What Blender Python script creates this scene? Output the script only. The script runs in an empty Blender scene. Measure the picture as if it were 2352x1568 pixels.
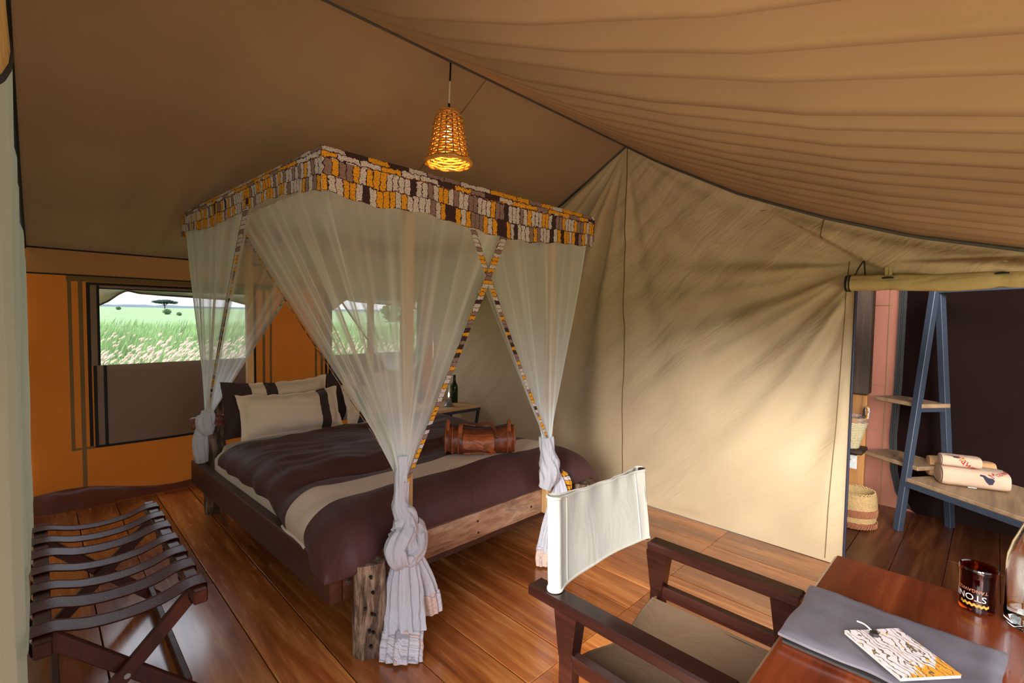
import bpy, math, random
import numpy as np
from mathutils import Vector, Matrix, noise

R = random.Random(11)
SC = bpy.context.scene
COL = SC.collection
PI = math.pi

# ------------------------------------------------------------------ camera
CAM_H = 1.5
_y, _p, _r = math.radians(45.27), math.radians(2.65), math.radians(0.78)
_fw = Vector((math.cos(_y) * math.cos(_p), math.sin(_y) * math.cos(_p), -math.sin(_p)))
_rt0 = Vector((math.sin(_y), -math.cos(_y), 0))
_up0 = _rt0.cross(_fw)
_rt = math.cos(_r) * _rt0 + math.sin(_r) * _up0
_up = -math.sin(_r) * _rt0 + math.cos(_r) * _up0
cam = bpy.data.cameras.new('camera')
cam.sensor_width = 36.0
cam.lens = 1100.0 * 36.0 / 2352.0
cam.clip_start = 0.02
cam.clip_end = 3000
camo = bpy.data.objects.new('camera', cam)
COL.objects.link(camo)
camo.matrix_world = Matrix(((_rt.x, _up.x, -_fw.x, 0), (_rt.y, _up.y, -_fw.y, 0), (_rt.z, _up.z, -_fw.z, CAM_H), (0, 0, 0, 1)))
SC.camera = camo

# ------------------------------------------------------------------ sky: bright overcast, brighter towards the zenith
SKY = 1.2
world = bpy.data.worlds.new('sky')
SC.world = world
world.use_nodes = True
wt = world.node_tree
wt.nodes.clear()
wo = wt.nodes.new('ShaderNodeOutputWorld')
wb = wt.nodes.new('ShaderNodeBackground')
wc = wt.nodes.new('ShaderNodeTexCoord')
ws = wt.nodes.new('ShaderNodeSeparateXYZ')
wr = wt.nodes.new('ShaderNodeValToRGB')
wr.color_ramp.elements[0].position = 0.0
wr.color_ramp.elements[0].color = (1.5, 1.56, 1.68, 1)
wr.color_ramp.elements[1].position = 1.0
wr.color_ramp.elements[1].color = (3.6, 3.9, 4.4, 1)
wt.links.new(wc.outputs['Generated'], ws.inputs[0])
wt.links.new(ws.outputs['Z'], wr.inputs[0])
wt.links.new(wr.outputs[0], wb.inputs[0])
wb.inputs[1].default_value = SKY
wt.links.new(wb.outputs[0], wo.inputs[0])

# veiled sun standing low in front of the open tent door: a broad soft beam
sun = bpy.data.lights.new('sun', 'SUN')
sun.energy = 9.0
sun.angle = math.radians(34)
sun.color = (1.0, 0.97, 0.92)
suno = bpy.data.objects.new('sun', sun)
COL.objects.link(suno)
suno.rotation_euler = Vector((1.0, 0.24, -0.36)).to_track_quat('-Z', 'Y').to_euler()

SC.view_settings.view_transform = 'Standard'
SC.view_settings.look = 'None'
SC.view_settings.exposure = 0.48
SC.view_settings.gamma = 1.0
SC.view_settings.use_curve_mapping = False
try:
    cy = SC.cycles
    cy.max_bounces = 14
    cy.diffuse_bounces = 6
    cy.glossy_bounces = 4
    cy.transmission_bounces = 12
    cy.transparent_max_bounces = 32
    cy.sample_clamp_indirect = 6.0
    cy.use_denoising = True
    cy.caustics_refractive = False
    cy.caustics_reflective = False
except Exception:
    pass

# ------------------------------------------------------------------ object helpers
def props(o, label=None, cat=None, group=None, kind=None):
    if label: o['label'] = label
    if cat: o['category'] = cat
    if group: o['group'] = group
    if kind: o['kind'] = kind
    return o

def base_of(o):
    v = Vector((0, 0, 0))
    while o is not None:
        v += o.location
        o = o.parent
    return v

def thing(name, loc, label=None, cat=None, group=None, kind=None):
    o = bpy.data.objects.new(name, None)
    COL.objects.link(o)
    o.location = loc
    o.empty_display_size = 0.05
    return props(o, label, cat, group, kind)

class MB:
    """collects geometry given in world coordinates and links it as one mesh object"""
    def __init__(self):
        self.v, self.f, self.uv, self.mi, self.att = [], [], [], [], []
    def add(self, verts, faces, uvs=None, mi=0, att=None):
        n = len(self.v)
        self.v.extend([tuple(p) for p in verts])
        self.f.extend([tuple(i + n for i in f) for f in faces])
        self.uv.extend(uvs if uvs is not None else [(p[0], p[1]) for p in verts])
        self.mi.extend([mi] * len(faces))
        self.att.extend(att if att is not None else [1.0] * len(verts))
        return self
    def box(self, c, s, rot=None, ch=0.0, mi=0, taper=(1, 1)):
        hx, hy, hz = s[0] / 2, s[1] / 2, s[2] / 2
        if ch <= 0:
            P = []
            for sz in (-1, 1):
                tx, ty = taper if sz > 0 else (1, 1)
                for sx, sy in ((-1, -1), (1, -1), (1, 1), (-1, 1)):
                    P.append(Vector((sx * hx * tx, sy * hy * ty, sz * hz)))
            F = [(3, 2, 1, 0), (4, 5, 6, 7), (0, 1, 5, 4), (1, 2, 6, 5), (2, 3, 7, 6), (3, 0, 4, 7)]
        else:
            P, F = [], []
            c8 = ch
            idx = {}
            for sx in (-1, 1):
                for sy in (-1, 1):
                    for sz in (-1, 1):
                        for k in range(3):
                            q = [sx * (hx - c8), sy * (hy - c8), sz * (hz - c8)]
                            q[k] = (sx * hx, sy * hy, sz * hz)[k]
                            idx[(sx, sy, sz, k)] = len(P)
                            P.append(Vector(q))
            def face(keys):
                ids = [idx[k] for k in keys]
                a, b, d = P[ids[0]], P[ids[1]], P[ids[2]]
                cen = sum((P[i] for i in ids), Vector()) / len(ids)
                if (b - a).cross(d - b).dot(cen) < 0: ids.reverse()
                F.append(tuple(ids))
            for s1 in (-1, 1):
                face([(s1, -1, -1, 0), (s1, 1, -1, 0), (s1, 1, 1, 0), (s1, -1, 1, 0)])
                face([(-1, s1, -1, 1), (1, s1, -1, 1), (1, s1, 1, 1), (-1, s1, 1, 1)])
                face([(-1, -1, s1, 2), (1, -1, s1, 2), (1, 1, s1, 2), (-1, 1, s1, 2)])
                for s2 in (-1, 1):
                    face([(s1, s2, -1, 0), (s1, s2, 1, 0), (s1, s2, 1, 1), (s1, s2, -1, 1)])
                    face([(s1, -1, s2, 0), (s1, 1, s2, 0), (s1, 1, s2, 2), (s1, -1, s2, 2)])
                    face([(-1, s1, s2, 1), (1, s1, s2, 1), (1, s1, s2, 2), (-1, s1, s2, 2)])
                    for s3 in (-1, 1):
                        face([(s1, s2, s3, 0), (s1, s2, s3, 1), (s1, s2, s3, 2)])
        M = rot if rot is not None else Matrix.Identity(3)
        C = Vector(c)
        return self.add([C + M @ p for p in P], F, mi=mi)
    def bar(self, a, b, w, h, up=(0, 0, 1), ch=0.0, mi=0):
        """rectangular bar from a to b; h is measured along up"""
        a, b = Vector(a), Vector(b)
        d = b - a
        z = d.normalized()
        y = Vector(up)
        y = (y - z * y.dot(z)).normalized()
        x = y.cross(z)
        M = Matrix((x, y, z)).transposed()
        return self.box((a + b) / 2, (w, h, d.length), M, ch, mi)
    def tube(self, path, r, n=10, caps=True, mi=0):
        path = [Vector(p) for p in path]
        rs = r if isinstance(r, (list, tuple)) else [r] * len(path)
        V, F = [], []
        ref = None
        for i, p in enumerate(path):
            t = (path[min(i + 1, len(path) - 1)] - path[max(i - 1, 0)]).normalized()
            if ref is None:
                ref = Vector((0, 0, 1)) if abs(t.z) < 0.9 else Vector((1, 0, 0))
            u = (ref - t * ref.dot(t)).normalized()
            ref = u
            w = t.cross(u)
            for k in range(n):
                a = 2 * PI * k / n
                V.append(p + rs[i] * (math.cos(a) * u + math.sin(a) * w))
        for i in range(len(path) - 1):
            for k in range(n):
                k2 = (k + 1) % n
                F.append((i * n + k, i * n + k2, (i + 1) * n + k2, (i + 1) * n + k))
        if caps:
            F.append(tuple(reversed(range(n))))
            F.append(tuple((len(path) - 1) * n + k for k in range(n)))
        return self.add(V, F, mi=mi)
    def lathe(self, prof, c, n=32, mi=0, fn=None, close=False):
        """prof: (radius, z) pairs; fn(angle, r, z) may return a changed radius"""
        V, F, U = [], [], []
        for j, (r, z) in enumerate(prof):
            for k in range(n):
                a = 2 * PI * k / n
                rr = fn(a, r, z) if fn else r
                V.append((c[0] + rr * math.cos(a), c[1] + rr * math.sin(a), c[2] + z))
                U.append((k / n, j / max(1, len(prof) - 1)))
        for j in range(len(prof) - 1):
            for k in range(n):
                k2 = (k + 1) % n
                F.append((j * n + k, j * n + k2, (j + 1) * n + k2, (j + 1) * n + k))
        if close:
            F.append(tuple(reversed(range(n))))
            F.append(tuple((len(prof) - 1) * n + k for k in range(n)))
        return self.add(V, F, U, mi=mi)
    def grid(self, fn, nu, nv, uvf=None, mi=0, keep=None, attf=None, flip=False, wrap=False):
        V, U, A = [], [], []
        for j in range(nv + 1):
            for i in range(nu + 1):
                u, v = i / nu, j / nv
                V.append(fn(u, v))
                U.append(uvf(u, v) if uvf else (u, v))
                A.append(attf(u, v) if attf else 1.0)
        F = []
        m = nu + 1
        for j in range(nv):
            for i in range(nu):
                if keep and not keep((i + .5) / nu, (j + .5) / nv): continue
                q = (j * m + i, j * m + i + 1, (j + 1) * m + i + 1, (j + 1) * m + i)
                F.append(tuple(reversed(q)) if flip else q)
        return self.add(V, F, U, mi=mi, att=A)
    def build(self, name, mats, parent=None, smooth=True, loc=None, angle=40, attname=None):
        me = bpy.data.meshes.new(name)
        if parent is not None:
            b = base_of(parent)
        elif loc is not None:
            b = Vector(loc)
        else:
            b = Vector((0, 0, 0))
        me.from_pydata([(p[0] - b.x, p[1] - b.y, p[2] - b.z) for p in self.v], [], self.f)
        uvl = me.uv_layers.new(name='UVMap')
        li = np.empty(len(me.loops), dtype=np.int32)
        me.loops.foreach_get('vertex_index', li)
        uv = np.array(self.uv, dtype=np.float32)[li]
        uvl.data.foreach_set('uv', uv.ravel())
        if not isinstance(mats, (list, tuple)): mats = [mats]
        for m in mats: me.materials.append(m)
        if len(mats) > 1:
            me.polygons.foreach_set('material_index', np.array(self.mi, dtype=np.int32))
        if attname:
            at = me.attributes.new(attname, 'FLOAT', 'POINT')
            at.data.foreach_set('value', np.array(self.att, dtype=np.float32))
        me.update()
        if smooth:
            me.polygons.foreach_set('use_smooth', [True] * len(me.polygons))
            me.set_sharp_from_angle(angle=math.radians(angle))
        o = bpy.data.objects.new(name, me)
        COL.objects.link(o)
        if parent is not None: o.parent = parent
        elif loc is not None: o.location = b
        return o

def smooth(a, b, x):
    t = min(1.0, max(0.0, (x - a) / (b - a)))
    return t * t * (3 - 2 * t)

def lerp(a, b, t): return a + (b - a) * t

def nz(x, y, z=0.0): return noise.noise((x, y, z))

def interp(x, xs, ys):
    return float(np.interp(x, xs, ys))

def spline(pts, n):
    """Catmull-Rom through points"""
    pts = [Vector(p) for p in pts]
    P = [pts[0] * 2 - pts[1]] + pts + [pts[-1] * 2 - pts[-2]]
    out = []
    segs = len(pts) - 1
    for k in range(n + 1):
        t = k / n * segs
        i = min(int(t), segs - 1)
        f = t - i
        a, b, c, d = P[i], P[i + 1], P[i + 2], P[i + 3]
        out.append(0.5 * ((2 * b) + (c - a) * f + (2 * a - 5 * b + 4 * c - d) * f * f + (3 * b - a - 3 * c + d) * f ** 3))
    return out

def crspline(pts, t):
    n = len(pts) - 1
    t = min(max(t, 0), 1) * n
    i = min(int(t), n - 1)
    f = t - i
    g = lambda k: pts[min(max(k, 0), n)]
    a, b, c, d = g(i - 1), g(i), g(i + 1), g(i + 2)
    return [0.5 * ((2 * b[k]) + (c[k] - a[k]) * f + (2 * a[k] - 5 * b[k] + 4 * c[k] - d[k]) * f * f + (3 * b[k] - a[k] - 3 * c[k] + d[k]) * f ** 3) for k in range(len(b))]

# ------------------------------------------------------------------ material helpers
def srgb(r, g, b):
    f = lambda c: (c / 255 / 12.92) if c / 255 <= 0.04045 else ((c / 255 + 0.055) / 1.055) ** 2.4
    return (f(r), f(g), f(b), 1)

class NT:
    def __init__(self, name):
        self.m = bpy.data.materials.new(name)
        self.m.use_nodes = True
        self.t = self.m.node_tree
        self.t.nodes.clear()
        self.out = self.n('ShaderNodeOutputMaterial')
    def n(self, typ, **kw):
        nd = self.t.nodes.new(typ)
        for k, v in kw.items():
            setattr(nd, k, v)
        return nd
    def l(self, a, b): self.t.links.new(a, b)
    def coord(self, which='Object', scale=(1, 1, 1), rot=(0, 0, 0)):
        tc = self.n('ShaderNodeTexCoord')
        mp = self.n('ShaderNodeMapping')
        mp.inputs['Scale'].default_value = scale
        mp.inputs['Rotation'].default_value = rot
        self.l(tc.outputs[which], mp.inputs[0])
        return mp.outputs[0]
    def noise(self, vec, scale, detail=3, rough=0.5, dist=0.0):
        nd = self.n('ShaderNodeTexNoise')
        nd.inputs['Scale'].default_value = scale
        nd.inputs['Detail'].default_value = detail
        nd.inputs['Roughness'].default_value = rough
        nd.inputs['Distortion'].default_value = dist
        if vec is not None: self.l(vec, nd.inputs['Vector'])
        return nd
    def ramp(self, fac, stops, interp='LINEAR'):
        r = self.n('ShaderNodeValToRGB')
        r.color_ramp.interpolation = interp
        el = r.color_ramp.elements
        while len(el) < len(stops): el.new(0.5)
        for e, (p, c) in zip(el, stops):
            e.position = p
            e.color = c if len(c) == 4 else (*c, 1)
        self.l(fac, r.inputs[0])
        return r.outputs[0]
    def mix(self, fac, a, b, blend='MIX'):
        nd = self.n('ShaderNodeMix', data_type='RGBA', blend_type=blend)
        for sock, v in ((nd.inputs[0], fac), (nd.inputs[6], a), (nd.inputs[7], b)):
            if hasattr(v, 'is_linked'): self.l(v, sock)
            else: sock.default_value = v
        return nd.outputs[2]
    def math(self, op, a, b=None):
        nd = self.n('ShaderNodeMath', operation=op)
        for sock, v in ((nd.inputs[0], a), (nd.inputs[1], b)):
            if v is None: continue
            if hasattr(v, 'is_linked'): self.l(v, sock)
            else: sock.default_value = v
        return nd.outputs[0]
    def bump(self, h, strength, dist=0.01, normal=None):
        b = self.n('ShaderNodeBump')
        b.inputs['Strength'].default_value = strength
        b.inputs['Distance'].default_value = dist
        self.l(h, b.inputs['Height'])
        if normal is not None: self.l(normal, b.inputs['Normal'])
        return b.outputs[0]
    def principled(self, color, rough=0.5, metal=0.0, normal=None, **kw):
        p = self.n('ShaderNodeBsdfPrincipled')
        for key, v in (('Base Color', color), ('Roughness', rough), ('Metallic', metal)):
            if hasattr(v, 'is_linked'): self.l(v, p.inputs[key])
            else: p.inputs[key].default_value = v
        if normal is not None: self.l(normal, p.inputs['Normal'])
        for k, v in kw.items():
            p.inputs[k.replace('_', ' ')].default_value = v
        self.l(p.outputs[0], self.out.inputs[0])
        return p

def m_plain(name, color, rough=0.5, metal=0.0, bump=0.0, bscale=60, var=0.12, **kw):
    N = NT(name)
    v = N.coord('Object')
    ns = N.noise(v, bscale, 4)
    dark = tuple(c * (1 - var) for c in color[:3]) + (1,)
    lite = tuple(min(1, c * (1 + var)) for c in color[:3]) + (1,)
    colr = N.ramp(ns.outputs[0], [(0.3, dark), (0.7, lite)])
    nm = N.bump(ns.outputs[0], bump, 0.004) if bump else None
    N.principled(colr, rough, metal, nm, **kw)
    return N.m

def m_canvas(name, color, tcol, t, wr=0.25, scale=3.0, stretch=(1, 1, 1), rot=(0, 0, 0), var=0.08, weave=0.15):
    """woven tent cloth: diffuse front with some light let through"""
    N = NT(name)
    v = N.coord('Object', stretch, rot)
    if any(rot):
        mpn = v.node; mpn.vector_type = 'TEXTURE'; mpn.inputs['Scale'].default_value = tuple(1 / q for q in stretch)
    big = N.noise(v, scale, 5, 0.55, 0.6)
    w0 = N.coord('Object')
    fine = N.noise(w0, 700, 1)
    dark = tuple(c * (1 - var) for c in color[:3]) + (1,)
    lite = tuple(min(1, c * (1 + var)) for c in color[:3]) + (1,)
    colr = N.ramp(N.noise(w0, 1.7, 3).outputs[0], [(0.3, dark), (0.7, lite)])
    b1 = N.bump(fine.outputs[0], weave, 0.001)
    b2 = N.bump(big.outputs[0], wr, 0.05, b1)
    d = N.n('ShaderNodeBsdfDiffuse')
    N.l(colr, d.inputs[0]); N.l(b2, d.inputs['Normal'])
    tr = N.n('ShaderNodeBsdfTranslucent')
    tr.inputs[0].default_value = tcol
    N.l(b2, tr.inputs['Normal'])
    mx = N.n('ShaderNodeMixShader')
    mx.inputs[0].default_value = t
    N.l(d.outputs[0], mx.inputs[1]); N.l(tr.outputs[0], mx.inputs[2])
    N.l(mx.outputs[0], N.out.inputs[0])
    return N.m

def m_wood(name, c1, c2, c3, axis='X', scale=1.0, rough=0.35, knots=0.3, bump=0.08, randomise=True, coat=0.0, ring=1.0):
    """wood with grain along one object axis"""
    N = NT(name)
    st = {'X': (0.18, 2.4, 2.4), 'Y': (2.4, 0.18, 2.4), 'Z': (2.4, 2.4, 0.18)}[axis]
    tc = N.n('ShaderNodeTexCoord')
    mp = N.n('ShaderNodeMapping')
    mp.inputs['Scale'].default_value = tuple(s * scale for s in st)
    N.l(tc.outputs['Object'], mp.inputs[0])
    vec = mp.outputs[0]
    if randomise:
        oi = N.n('ShaderNodeObjectInfo')
        off = N.n('ShaderNodeVectorMath', operation='SCALE')
        cmb = N.n('ShaderNodeCombineXYZ')
        N.l(oi.outputs['Random'], cmb.inputs[0]); N.l(oi.outputs['Random'], cmb.inputs[1]); N.l(oi.outputs['Random'], cmb.inputs[2])
        N.l(cmb.outputs[0], off.inputs[0])
        off.inputs['Scale'].default_value = 37.0
        ad = N.n('ShaderNodeVectorMath', operation='ADD')
        N.l(vec, ad.inputs[0]); N.l(off.outputs[0], ad.inputs[1])
        vec = ad.outputs[0]
    g1 = N.noise(vec, 3.0 * ring, 6, 0.6, 1.2)
    g2 = N.noise(vec, 14.0, 4, 0.6, 0.4)
    f = N.math('ADD', N.math('MULTIPLY', g1.outputs[0], 0.7), N.math('MULTIPLY', g2.outputs[0], 0.3))
    colr = N.ramp(f, [(0.3, c1), (0.5, c2), (0.68, c3)])
    if randomise:
        hs = N.n('ShaderNodeHueSaturation')
        N.l(colr, hs.inputs['Color'])
        N.l(N.math('ADD', N.math('MULTIPLY', oi.outputs['Random'], 0.5), 0.75), hs.inputs['Value'])
        colr = hs.outputs[0]
    if knots:
        kn = N.noise(vec, 1.3, 2, 0.5, 2.0)
        kf = N.ramp(kn.outputs[0], [(0.66, (0, 0, 0)), (0.74, (1, 1, 1))])
        colr = N.mix(N.math('MULTIPLY', kf, knots), colr, tuple(c * 0.25 for c in c1[:3]) + (1,))
    rr = N.math('ADD', N.math('MULTIPLY', g2.outputs[0], 0.25), rough - 0.12)
    nm = N.bump(f, bump, 0.01)
    N.principled(colr, rr, 0.0, nm, Coat_Weight=coat, Coat_Roughness=0.15)
    return N.m

def m_print(name, s=1.0):
    """wax-print cotton: rows of ragged yellow, white and dark brown bars"""
    N = NT(name)
    tc = N.n('ShaderNodeTexCoord')
    ds = N.noise(tc.outputs['UV'], 55, 3)
    dv = N.n('ShaderNodeVectorMath', operation='SCALE'); dv.inputs['Scale'].default_value = 0.026 * s
    sb = N.n('ShaderNodeVectorMath', operation='SUBTRACT'); sb.inputs[1].default_value = (0.5, 0.5, 0.5)
    N.l(ds.outputs['Color'], sb.inputs[0]); N.l(sb.outputs[0], dv.inputs[0])
    ad = N.n('ShaderNodeVectorMath', operation='ADD')
    N.l(tc.outputs['UV'], ad.inputs[0]); N.l(dv.outputs[0], ad.inputs[1])
    def bricks(w, h, off):
        b = N.n('ShaderNodeTexBrick')
        b.offset = off; b.squash = 1.0
        b.inputs['Color1'].default_value = (0, 0, 0, 1); b.inputs['Color2'].default_value = (1, 1, 1, 1)
        b.inputs['Mortar'].default_value = (0.5, 0.5, 0.5, 1)
        b.inputs['Scale'].default_value = 1.0
        b.inputs['Mortar Size'].default_value = 0.0021 * s
        b.inputs['Mortar Smooth'].default_value = 0.0
        b.inputs['Bias'].default_value = 0.0
        b.inputs['Brick Width'].default_value = w * s
        b.inputs['Row Height'].default_value = h * s
        N.l(ad.outputs[0], b.inputs['Vector'])
        return b
    b1 = bricks(0.031, 0.071, 0.5)
    b2 = bricks(0.10, 0.024, 0.37)
    sep = N.n('ShaderNodeSeparateXYZ'); N.l(tc.outputs['UV'], sep.inputs[0])
    low = N.noise(tc.outputs['UV'], 4.0, 1)
    thr = N.math('ADD', N.math('MULTIPLY', low.outputs[0], 0.05), 0.118)
    sel = N.math('GREATER_THAN', sep.outputs['Y'], thr)
    tone = N.mix(sel, b1.outputs['Color'], b2.outputs['Color'])
    gap = N.mix(sel, b1.outputs['Fac'], b2.outputs['Fac'])
    yel, whi, brn, dk = srgb(244, 170, 16), srgb(222, 212, 208), srgb(150, 124, 116), srgb(50, 24, 24)
    colr = N.ramp(tone, [(0.0, yel), (0.34, whi), (0.74, brn), (0.92, dk)], 'CONSTANT')
    cr = N.noise(tc.outputs['UV'], 190, 3, 0.7)
    crk = N.ramp(cr.outputs[0], [(0.50, (0, 0, 0)), (0.60, (1, 1, 1))])
    colr = N.mix(N.math('MULTIPLY', crk, 0.75), colr, srgb(84, 56, 50))
    colr = N.mix(gap, colr, dk)
    N.principled(colr, 0.85, 0.0, N.bump(cr.outputs[0], 0.15, 0.003))
    return N.m

def m_net():
    """sheer netting: gathered netting carries more thread, so it is denser"""
    N = NT('sheer_net')
    at = N.n('ShaderNodeAttribute', attribute_name='thread')
    geo = N.n('ShaderNodeNewGeometry')
    dot = N.n('ShaderNodeVectorMath', operation='DOT_PRODUCT')
    N.l(geo.outputs['Normal'], dot.inputs[0]); N.l(geo.outputs['Incoming'], dot.inputs[1])
    c = N.math('MAXIMUM', N.math('ABSOLUTE', dot.outputs['Value']), 0.22)
    k = N.math('DIVIDE', N.math('MULTIPLY', at.outputs['Fac'], 0.45), c)
    al = N.math('SUBTRACT', 1.0, N.math('POWER', 2.718, N.math('MULTIPLY', k, -1.0)))
    d = N.n('ShaderNodeBsdfDiffuse'); d.inputs[0].default_value = (0.90, 0.965, 0.94, 1)
    t = N.n('ShaderNodeBsdfTranslucent'); t.inputs[0].default_value = (0.90, 0.965, 0.94, 1)
    m1 = N.n('ShaderNodeMixShader'); m1.inputs[0].default_value = 0.45
    N.l(d.outputs[0], m1.inputs[1]); N.l(t.outputs[0], m1.inputs[2])
    tp = N.n('ShaderNodeBsdfTransparent')
    m2 = N.n('ShaderNodeMixShader')
    N.l(al, m2.inputs[0]); N.l(tp.outputs[0], m2.inputs[1]); N.l(m1.outputs[0], m2.inputs[2])
    N.l(m2.outputs[0], N.out.inputs[0])
    return N.m

def m_screen(name, alpha, color):
    """unseen insect screen, added as an even dark veil to dim the view"""
    N = NT(name)
    d = N.n('ShaderNodeBsdfDiffuse'); d.inputs[0].default_value = color
    tp = N.n('ShaderNodeBsdfTransparent')
    m2 = N.n('ShaderNodeMixShader'); m2.inputs[0].default_value = alpha
    N.l(tp.outputs[0], m2.inputs[1]); N.l(d.outputs[0], m2.inputs[2])
    N.l(m2.outputs[0], N.out.inputs[0])
    return N.m

def m_glass(name, color, rough=0.02, ior=1.45):
    N = NT(name)
    N.principled(color, rough, 0.0, None, Transmission_Weight=1.0, IOR=ior)
    return N.m

def m_emit(name, color, s):
    N = NT(name)
    e = N.n('ShaderNodeEmission')
    e.inputs[0].default_value = color; e.inputs[1].default_value = s
    N.l(e.outputs[0], N.out.inputs[0])
    return N.m

def m_duvet():
    N = NT('duvet_cotton')
    v = N.coord('Object')
    sep = N.n('ShaderNodeSeparateXYZ'); N.l(v, sep.inputs[0])
    wob = N.noise(v, 3.0, 2)
    y = N.math('ADD', sep.outputs['Y'], N.math('MULTIPLY', N.math('SUBTRACT', wob.outputs[0], 0.5), 0.012))
    a = N.math('GREATER_THAN', y, 0.262)
    b = N.math('LESS_THAN', y, 0.490)
    s = N.math('MULTIPLY', a, b)
    fine = N.noise(v, 500, 1)
    colr = N.mix(s, srgb(76, 40, 38), srgb(214, 196, 176))
    wr = N.noise(N.coord('Object', (1.0, 4.0, 1.0)), 5.0, 4, 0.5, 0.8)
    nm = N.bump(wr.outputs[0], 0.22, 0.03, N.bump(fine.outputs[0], 0.1, 0.001))
    N.principled(colr, 0.62, 0.0, nm, Sheen_Weight=0.04, Sheen_Roughness=0.5)
    return N.m

def m_pillow(name, bands):
    """cream pillowcase with dark brown bands across its length (u)"""
    N = NT(name)
    tc = N.n('ShaderNodeTexCoord')
    sep = N.n('ShaderNodeSeparateXYZ'); N.l(tc.outputs['UV'], sep.inputs[0])
    cream, brown = srgb(236, 218, 190), srgb(64, 42, 40)
    stops = []
    for p, dark in bands: stops.append((p, brown if dark else cream))
    colr = N.ramp(sep.outputs['X'], stops, 'CONSTANT')
    v = N.coord('Object')
    wr = N.noise(v, 9.0, 4, 0.5, 1.0)
    nm = N.bump(wr.outputs[0], 0.25, 0.02)
    N.principled(colr, 0.75, 0.0, nm, Sheen_Weight=0.2)
    return N.m

# ------------------------------------------------------------------ materials
KHAKI = srgb(190, 165, 122)
M = {}
M['roof'] = m_canvas('roof_canvas', srgb(160, 130, 96), (0.55, 0.40, 0.22, 1), 0.005, 0.03, 2.2, (1.0, 0.5, 0.5))
M['gable'] = m_canvas('gable_canvas', srgb(198, 177, 143), (0.6, 0.5, 0.28, 1), 0.015, 0.6, 3.2, (1.0, 0.45, 2.0), (math.radians(-42), 0, 0))
M['front'] = m_canvas('front_canvas', srgb(160, 152, 126), (0.55, 0.55, 0.40, 1), 0.04, 0.15, 2.0)
M['orange'] = m_canvas('orange_canvas', srgb(172, 82, 26), (0.85, 0.25, 0.035, 1), 0.062, 0.12, 3.0, (1, 1, 1), (0, 0, 0), 0.10)
M['band'] = m_canvas('double_canvas', srgb(176, 114, 54), (0.6, 0.30, 0.10, 1), 0.03, 0.10)
M['webbing'] = m_canvas('grey_webbing', srgb(146, 120, 84), (0.3, 0.25, 0.17, 1), 0.06, 0.1)
M['taupe'] = m_canvas('taupe_flap', srgb(156, 136, 120), (0.25, 0.2, 0.16, 1), 0.05, 0.1)
M['drape'] = m_canvas('rolled_flap', srgb(126, 112, 80), (0.45, 0.42, 0.25, 1), 0.2, 0.2, 6)
M['roll'] = m_canvas('door_roll_canvas', srgb(200, 178, 126), (0.4, 0.35, 0.2, 1), 0.05, 0.5, 5, (2, 0.7, 2))
M['tape'] = m_plain('black_tape', srgb(26, 24, 26), 0.7, 0, 0.1, 300)
M['piping'] = m_plain('grey_piping', srgb(84, 80, 76), 0.6, 0, 0.1, 200)
M['seam'] = m_plain('seam_stitch', srgb(120, 98, 62), 0.8)
M['skirt'] = m_plain('pvc_skirt', srgb(120, 62, 42), 0.32, 0, 0.3, 5)
M['pvc'] = m_canvas('pink_pvc', srgb(156, 100, 84), (0.6, 0.25, 0.15, 1), 0.05, 0.3, 3)
M['dkcanvas'] = m_canvas('dark_brown_canvas', srgb(26, 15, 14), (0.05, 0.03, 0.02, 1), 0.05, 0.5, 2, (1, 3, 1), (math.radians(40), 0, 0))
M['plank'] = m_wood('floor_plank_wood', srgb(90, 40, 15), srgb(164, 92, 42), srgb(214, 144, 80), 'Y', 1.0, 0.24, 0.6, 0.02, True, 0.9)
M['plankx'] = m_wood('bath_plank_wood', srgb(52, 26, 12), srgb(92, 50, 25), srgb(126, 78, 44), 'X', 1.0, 0.34, 0.4, 0.05, True, 0.15)
M['subfloor'] = m_plain('subfloor_wood', srgb(40, 22, 12), 0.8)
M['bedrail_d'] = m_wood('dark_rail_wood', srgb(44, 22, 14), srgb(76, 42, 26), srgb(100, 60, 38), 'Y', 1.0, 0.4, 0.2, 0.1)
M['bedrail'] = m_wood('weathered_rail_wood', srgb(110, 72, 46), srgb(166, 118, 80), srgb(186, 142, 106), 'X', 1.4, 0.55, 0.6, 0.2)
M['log'] = m_wood('old_log_wood', srgb(60, 42, 30), srgb(116, 88, 66), srgb(160, 130, 102), 'Z', 1.5, 0.7, 0.5, 0.5)
M['headwood'] = m_wood('headboard_wood', srgb(70, 40, 24), srgb(124, 76, 48), srgb(150, 100, 70), 'X', 1.4, 0.4, 0.5, 0.2)
M['pine'] = m_wood('pale_pine', srgb(178, 128, 76), srgb(208, 164, 108), srgb(224, 186, 134), 'Z', 1.2, 0.5, 0.2, 0.05)
M['mahog'] = m_wood('mahogany', srgb(18, 6, 5), srgb(36, 13, 9), srgb(54, 24, 16), 'Y', 1.0, 0.25, 0.0, 0.03, True, 0.3)
M['desk'] = m_wood('desk_mahogany', srgb(58, 19, 7), srgb(98, 40, 15), srgb(126, 60, 26), 'X', 0.8, 0.26, 0.15, 0.03, False, 0.4)
M['rackwood'] = m_wood('rack_wood', srgb(34, 12, 8), srgb(70, 28, 16), srgb(98, 46, 26), 'Z', 1.2, 0.4, 0.0, 0.05)
M['shelfwood'] = m_wood('shelf_wood', srgb(104, 80, 58), srgb(148, 118, 88), srgb(172, 142, 110), 'X', 1.2, 0.6, 0.2, 0.08)
M['nightwood'] = m_wood('night_table_wood', srgb(170, 120, 70), srgb(208, 164, 112), srgb(222, 184, 136), 'X', 1.2, 0.5, 0.2, 0.05)
M['bluesteel'] = m_plain('blue_grey_steel', srgb(60, 67, 82), 0.5, 0.2, 0.05, 80)
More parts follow.
